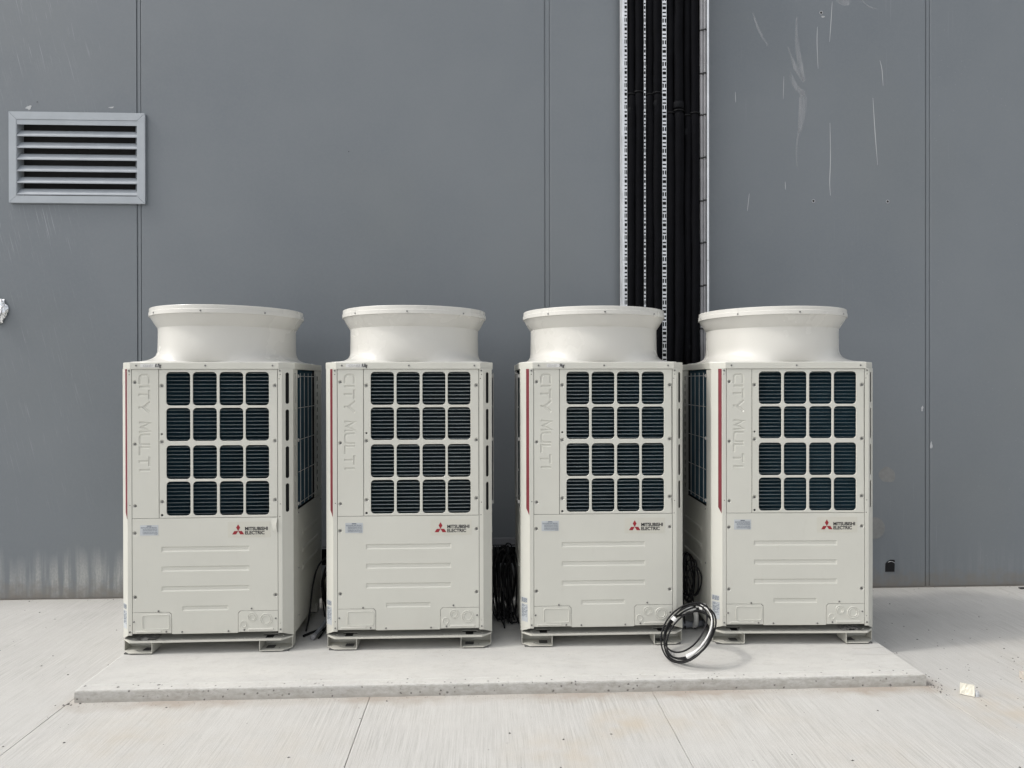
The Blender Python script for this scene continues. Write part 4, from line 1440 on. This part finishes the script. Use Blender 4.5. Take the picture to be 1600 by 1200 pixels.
# ------------------------------------------------------------------ coil of cable leaning by the third unit
def coil():
    c = Vector((1.092, 3.627, 0.196))
    t = empty('cable_coil', c, 0, 'loose coil of black cable with white tape ties leaning on the plinth', 'cable coil')
    a = Vector((0.648, 0.127, 0.743)).normalized()
    b = Vector((0.272, -0.959, -0.073))
    b = (b - a * a.dot(b)).normalized()
    nrm = a.cross(b)
    if nrm.dot(c - Vector((0, 0, EYE))) > 0:
        nrm = -nrm                       # towards the viewer's side
    rr = random.Random(9)
    def loop(r_, ph, da, db, dn, n=72, t0=0.0, t1=2 * PI):
        out_ = []
        for k in range(n):
            th = t0 + (t1 - t0) * k / (n if abs(t1 - t0 - 2 * PI) < 1e-6 else n - 1)
            q = r_ * (1 + 0.028 * math.sin(2 * th + ph) + 0.016 * math.sin(3 * th + 2 * ph))
            out_.append(a * (q * math.cos(th) + da) + b * (q * math.sin(th) + db) + nrm * (dn + 0.006 * math.sin(th + ph)))
        return out_
    for k, (r_, da, db, dn) in enumerate(((0.166, 0, 0, 0.0), (0.158, 0.007, -0.008, 0.012), (0.171, -0.005, 0.006, 0.024), (0.147, -0.008, 0.013, 0.002), (0.141, 0.006, -0.016, 0.026))):
        MB().tube(loop(r_, k * 1.7, da, db, dn), 0.0045, 8, closed=True).build('cable_loop', M_CABLE, t)
    th0, th1 = R(-25), R(133)
    MB().tube(loop(0.154, 0.4, 0.0, 0.0, 0.012, 50, th0, th1), [0.0052] * 42 + [0.0078, 0.0085, 0.0095, 0.0105, 0.0115, 0.0125, 0.013, 0.013], 10).build('white_cable', M_WHITE, t)
    for th, L in ((R(-8), 0.012), (R(-86), 0.012)):
        m_ = MB()
        tang = (-a * math.sin(th) + b * math.cos(th)).normalized()
        rad = (a * math.cos(th) + b * math.sin(th)).normalized()
        ctr = rad * 0.157 + nrm * 0.007
        n = 16
        vs = []
        for s in (-L, L):
            for k in range(n):
                al = 2 * PI * k / n
                vs.append(ctr + tang * s + rad * 0.022 * math.cos(al) + nrm * 0.018 * math.sin(al))
        m_.add(vs, [(k, (k + 1) % n, n + (k + 1) % n, n + k) for k in range(n)], True)
        m_.build('tape_tie', M_WHITE, t)
    # loose tail running back between the units
    q = [a * 0.13 + b * 0.07 + nrm * 0.012, a * 0.13 - b * 0.03 + nrm * 0.01, a * 0.07 - b * 0.11, a * 0.03 - b * 0.15 + Vector((0, 0.02, 0))]
    MB().tube(smooth_path(q, 8), 0.0058, 8).build('cable_tail', M_CABLE, t)
    return t


coil()

def path_thing(name, pts, r_, mat, label, cat, n=8, seg=10, group=None, closed=False):
    o = MB().tube(smooth_path(pts, n, closed), r_, seg, closed=closed).build(name, mat)
    return tag(o, label, cat, group)


# white drain pipe arching behind the coil
path_thing('white_drain_pipe', [(1.13, 4.00, 0.075), (1.135, 3.96, 0.16), (1.155, 3.93, 0.215), (1.19, 3.93, 0.225), (1.225, 3.95, 0.20), (1.245, 4.0, 0.12), (1.25, 4.05, 0.080)], 0.015, M_WHITE,
           'white flexible pipe arching up behind the coiled cable', 'pipe')
# grey flexible drain on the plinth between the third and fourth units
fx = empty('grey_flexible_pipe', (1.20, 4.05, PADZ), 0, 'grey flexible pipe with a coupling lying on the plinth behind the cable coil', 'pipe')
MB().tube(smooth_path([(-0.30, 0.12, 0.030), (-0.10, 0.03, 0.029), (0.0, 0.0, 0.029), (0.08, 0.01, 0.029), (0.17, 0.10, 0.030), (0.2, 0.3, 0.03)], 8), 0.016, 12).build('hose', M_FLEX, fx)
MB().tube([(-0.075, 0.022, 0.029), (-0.074, 0.0215, 0.029), (0.021, 0.001, 0.029), (0.022, 0.001, 0.029)], [0.017, 0.021, 0.021, 0.017], 14).build('coupling', M_FLEX, fx)
rg = MB()
for k in range(9):
    x = 0.032 + 0.011 * k
    rg.tube([(x, 0.0022 + 0.012 * (x / 0.1) ** 2, 0.029), (x + 0.004, 0.0026 + 0.012 * (x / 0.1) ** 2, 0.029)], 0.0185, 12)
tag(rg.build('corrugation', M_FLEX, fx), kind='stuff')

# tangles of cable in the gaps
def tangle(name, label, cx, cy, z0, z1, rx, nloop, nhang, seed, depth=0.10):
    t = empty(name, (cx, cy, PADZ), 0, label, 'cable bundle', 'black cable bundles hanging between units')
    rr = random.Random(seed)
    for k in range(nloop):
        x = rr.uniform(-rx * 0.35, rx * 0.5)
        y = rr.uniform(-depth, depth)
        zc = z0 + (z1 - z0) * rr.uniform(0.42, 0.6)
        a_, b_ = rx * rr.uniform(0.45, 0.85), (z1 - z0) * rr.uniform(0.34, 0.5)
        p = []
        for i in range(12):
            th = 2 * PI * i / 12
            p.append((x + a_ * math.cos(th) * (1 + rr.uniform(-0.15, 0.15)), y + 0.03 * math.cos(th + k), max(0.008, zc + b_ * math.sin(th) * (1 + rr.uniform(-0.08, 0.08)))))
        MB().tube(smooth_path(p, 4, True), 0.0045, 6, closed=True).build('cable', M_CABLE, t)
    for k in range(nhang):
        x = rr.uniform(-rx, rx * 0.3)
        y = rr.uniform(-depth, depth)
        x2 = x + rr.uniform(-0.02, 0.03)
        p = [(x, max(y, 4.66 - cy), z1 - 0.10), (x - 0.008, y + 0.10, z1 - 0.13), (x + rr.uniform(-0.015, 0.015), y, (z0 + z1) * 0.55), (x2, y - 0.02, z0 + 0.08), (x2 + rr.uniform(0, 0.04), y - 0.05, 0.008)]
        MB().tube(smooth_path(p, 6), rr.choice((0.004, 0.005, 0.006)), 6).build('cable', M_CABLE, t)
    return t


tangle('cable_bundle', 'thick tangle of black cables hanging between the second and third units', 0.135, 4.28, 0.0, 0.46, 0.085, 9, 13, 2)
t3 = tangle('cable_bundle', 'loops of black cable hanging between the third and fourth units, above the grey pipe', 1.222, 4.10, 0.12, 0.42, 0.05, 8, 4, 5, 0.06)
tangle('cable_bundle', 'dark cable loops low in the gap between the first and second units', -0.985, 4.40, 0.0, 0.34, 0.06, 4, 3, 8, 0.08)
# armoured cables with a grey end cap, poking out between the first and second units
ac = empty('capped_cable', (-0.982, 3.985, PADZ), 0, 'dark cable with a pale grey end cap resting on the plinth beside the first unit', 'cable')
MB().tube(smooth_path([(0.004, 0.015, 0.020), (0.018, 0.11, 0.030), (0.045, 0.26, 0.075), (0.07, 0.40, 0.16), (0.08, 0.55, 0.28)], 8), 0.0125, 12).build('sheath', M_FLEX, ac)
MB().tube([(-0.003, -0.022, 0.016), (-0.002, -0.019, 0.0163), (0.003, 0.010, 0.0195), (0.0035, 0.013, 0.0198)], [0.011, 0.0155, 0.0155, 0.013], 14).build('end_cap', M_CONDUIT, ac)
path_thing('thin_cable', [(-0.955, 3.985, 0.068), (-0.94, 4.08, 0.085), (-0.915, 4.25, 0.15), (-0.90, 4.42, 0.27), (-0.895, 4.6, 0.36)], 0.005, M_CABLE, 'thin black cable lying alongside the grey-capped cable', 'cable')
path_thing('arched_cable', [(-1.055, 4.10, 0.068), (-1.05, 4.16, 0.15), (-1.045, 4.22, 0.30), (-1.03, 4.30, 0.40), (-0.985, 4.40, 0.44), (-0.93, 4.5, 0.43)], 0.0055, M_CABLE, 'single black cable arching beside the flank of the first unit', 'cable')
path_thing('floor_cable', [(-1.05, 4.02, 0.069), (-1.0, 4.10, 0.068), (-0.95, 4.12, 0.075), (-0.90, 4.18, 0.09), (-0.88, 4.3, 0.10)], 0.0075, M_CABLE, 'short black cable lying flat on the plinth between the first two units', 'cable')
# carton standing behind, glimpsed in the first gap
bx = MB().box(-0.07, 0.07, -0.06, 0.06, 0.0, 0.20, bev=0.003).build('carton', M_CARD)
bx.location = (-1.06, 4.82, 0.0)
bx.location = (-0.99, 4.62, PADZ)
tag(bx, 'pale box glimpsed behind the gap between the first two units', 'box')
# loose cable end hanging in the second gap
path_thing('loose_cable_end', [(0.11, 4.45, 0.48), (0.112, 4.30, 0.38), (0.115, 4.16, 0.22), (0.118, 4.10, 0.066)], 0.0050, M_CABLE, 'single black cable end touching the plinth in front of the hanging tangle', 'cable')

# ------------------------------------------------------------------ litter
lt = empty('litter_wrapper', (2.372, 3.285, 0.0), R(-34), 'crumpled cream card scrap with a clear loop lying on the paving', 'litter')
m_ = MB()
# folded card: two faces meeting in a ridge, with open end
P0 = [(-0.060, -0.030, 0.003), (0.062, -0.034, 0.003), (0.060, -0.012, 0.052), (-0.056, -0.006, 0.050), (-0.060, 0.030, 0.004), (0.058, 0.026, 0.004)]
gx = 8
def bil(a, b, c, d, s, t):
    a, b, c, d = map(Vector, (a, b, c, d))
    return (a * (1 - s) + b * s) * (1 - t) + (d * (1 - s) + c * s) * t
rr = random.Random(1)
for quad in ((P0[0], P0[1], P0[2], P0[3]), (P0[3], P0[2], P0[5], P0[4])):
    vs, fs = [], []
    for i in range(gx + 1):
        for j in range(5):
            p = bil(*quad, i / gx, j / 4)
            if 0 < i < gx and 0 < j < 4:
                p += Vector((0, rr.uniform(-0.003, 0.003), rr.uniform(-0.004, 0.004)))
            vs.append(p)
    for i in range(gx):
        for j in range(4):
            k = i * 5 + j
            fs.append((k, k + 5, k + 6, k + 1))
    m_.add(vs, fs)
m_.add([P0[0], P0[3], P0[4]], [(0, 1, 2)])
cd = m_.build('card_fold', M_CARD, lt)
lt.scale = (0.50, 0.80, 1.05)
so_ = cd.modifiers.new('thickness', 'SOLIDIFY'); so_.thickness = 0.0015
gl = N('clear_film', 0.08, 0.0, (0.75, 0.78, 0.82)); gl.b.inputs['Alpha'].default_value = 0.6
m_ = MB()
vs, fs = [], []
for i in range(15):
    th = R(-95 + 190 * i / 14)
    for z in (0.002, 0.024):
        vs.append((0.072 + 0.030 * math.cos(th), -0.004 + 0.022 * math.sin(th), z))
fs = [(2 * i, 2 * i + 1, 2 * i + 3, 2 * i + 2) for i in range(14)]
m_.add(vs, fs, True)
m_.build('film_loop', gl.m, lt)

# timber off-cut just inside the right edge of the view
pk = MB().box(-0.022, 0.022, -0.40, 0.0, 0.0, 0.035, bev=0.002)
pko = pk.build('timber_offcut', M_TIMBER)
pko.location = (2.785, 3.455, 0.0)
pko.rotation_euler = (0, 0, R(-3))
pko.location = (2.80, 3.46, 0.0)
tag(pko, 'pale timber offcut end lying on the paving right of the cream scrap', 'timber')
st = MB().box(-0.06, 0.06, -0.012, 0.012, 0.0, 0.010, bev=0.002).build('black_strip', M_RUBBER)
st.location = (4.02, 4.93, 0.0)
tag(st, 'short black strip on the paving at the foot of the wall', 'strip')

# ------------------------------------------------------------------ grit and debris
def grit(name, spots, mat, label):
    vs, fs = [], []
    rr = random.Random(hash(name) % 1000 if False else len(name))
    for x, y, z, s in spots:
        o = len(vs)
        a = rr.uniform(0, 6.28)
        sx, sy, sz = s * rr.uniform(0.7, 1.5), s * rr.uniform(0.6, 1.0), s * rr.uniform(0.4, 0.8)
        for dx, dy, dz in ((1, 0, 0), (0.1, 1, 0), (-1, 0.1, 0), (0, -1, 0), (0.1, 0.1, 1)):
            vs.append((x + (dx * sx) * math.cos(a) - dy * sy * math.sin(a), y + dx * sx * math.sin(a) + dy * sy * math.cos(a), z - 0.0005 + dz * sz))
        fs += [(o, o + 1, o + 4), (o + 1, o + 2, o + 4), (o + 2, o + 3, o + 4), (o + 3, o, o + 4)]
    o = MB().add(vs, fs).build(name, mat)
    return tag(o, label, None, None, 'stuff')


rr = random.Random(21)
sp = []
for _ in range(420):
    x, y = rr.uniform(-4.2, 4.6), rr.uniform(2.3, 4.95)
    if -2.0 < x < 2.25 and y > 3.36:
        continue
    sp.append((x, y, 0, rr.choice((0.002, 0.003, 0.003, 0.004, 0.007))))
for _ in range(120):
    x, y = 2.7 + rr.gauss(0, 0.5), 3.55 + rr.gauss(0, 0.3)
    if x > 2.26 and y < 4.95:
        sp.append((x, y, 0, rr.choice((0.002, 0.003, 0.003, 0.005, 0.006))))
for _ in range(60):
    sp.append((rr.uniform(-3.6, 4.2), 5.0 - abs(rr.gauss(0, 0.03)) - 0.008, 0, rr.choice((0.003, 0.004, 0.006))))
for _ in range(50):
    sp.append((2.24 + abs(rr.gauss(0, 0.05)), 3.40 + rr.gauss(0, 0.06), 0, rr.choice((0.003, 0.004, 0.006))))
for _ in range(9):
    sp.append((-1.99 + rr.gauss(0, 0.02), 3.37 - abs(rr.gauss(0, 0.015)), 0, rr.choice((0.005, 0.008))))
for _ in range(40):
    sp.append((rr.uniform(-1.8, 2.1), rr.uniform(3.45, 3.80), PADZ, rr.choice((0.0015, 0.002, 0.003))))
grit('dark_debris', sp, M_GRIT, 'dark specks of debris scattered on the paving')
sp = []
for _ in range(2200):
    x = rr.uniform(-1.98, 2.3)
    k = 0.5 + 0.5 * math.sin(x * 3.1 + 1) + 0.25 * math.sin(x * 8)
    y = 3.372 - abs(rr.gauss(0, 0.012 + 0.03 * max(0, k)))
    sp.append((x, y, 0, rr.choice((0.0015, 0.002, 0.0025, 0.0035))))
for _ in range(500):
    sp.append((rr.uniform(-3.9, 4.4), 5.0 - abs(rr.gauss(0, 0.025)), 0, rr.choice((0.002, 0.003, 0.004))))
grit('pale_grit', sp, M_GRIT2, 'pale sandy grit washed along the plinth and wall foot')
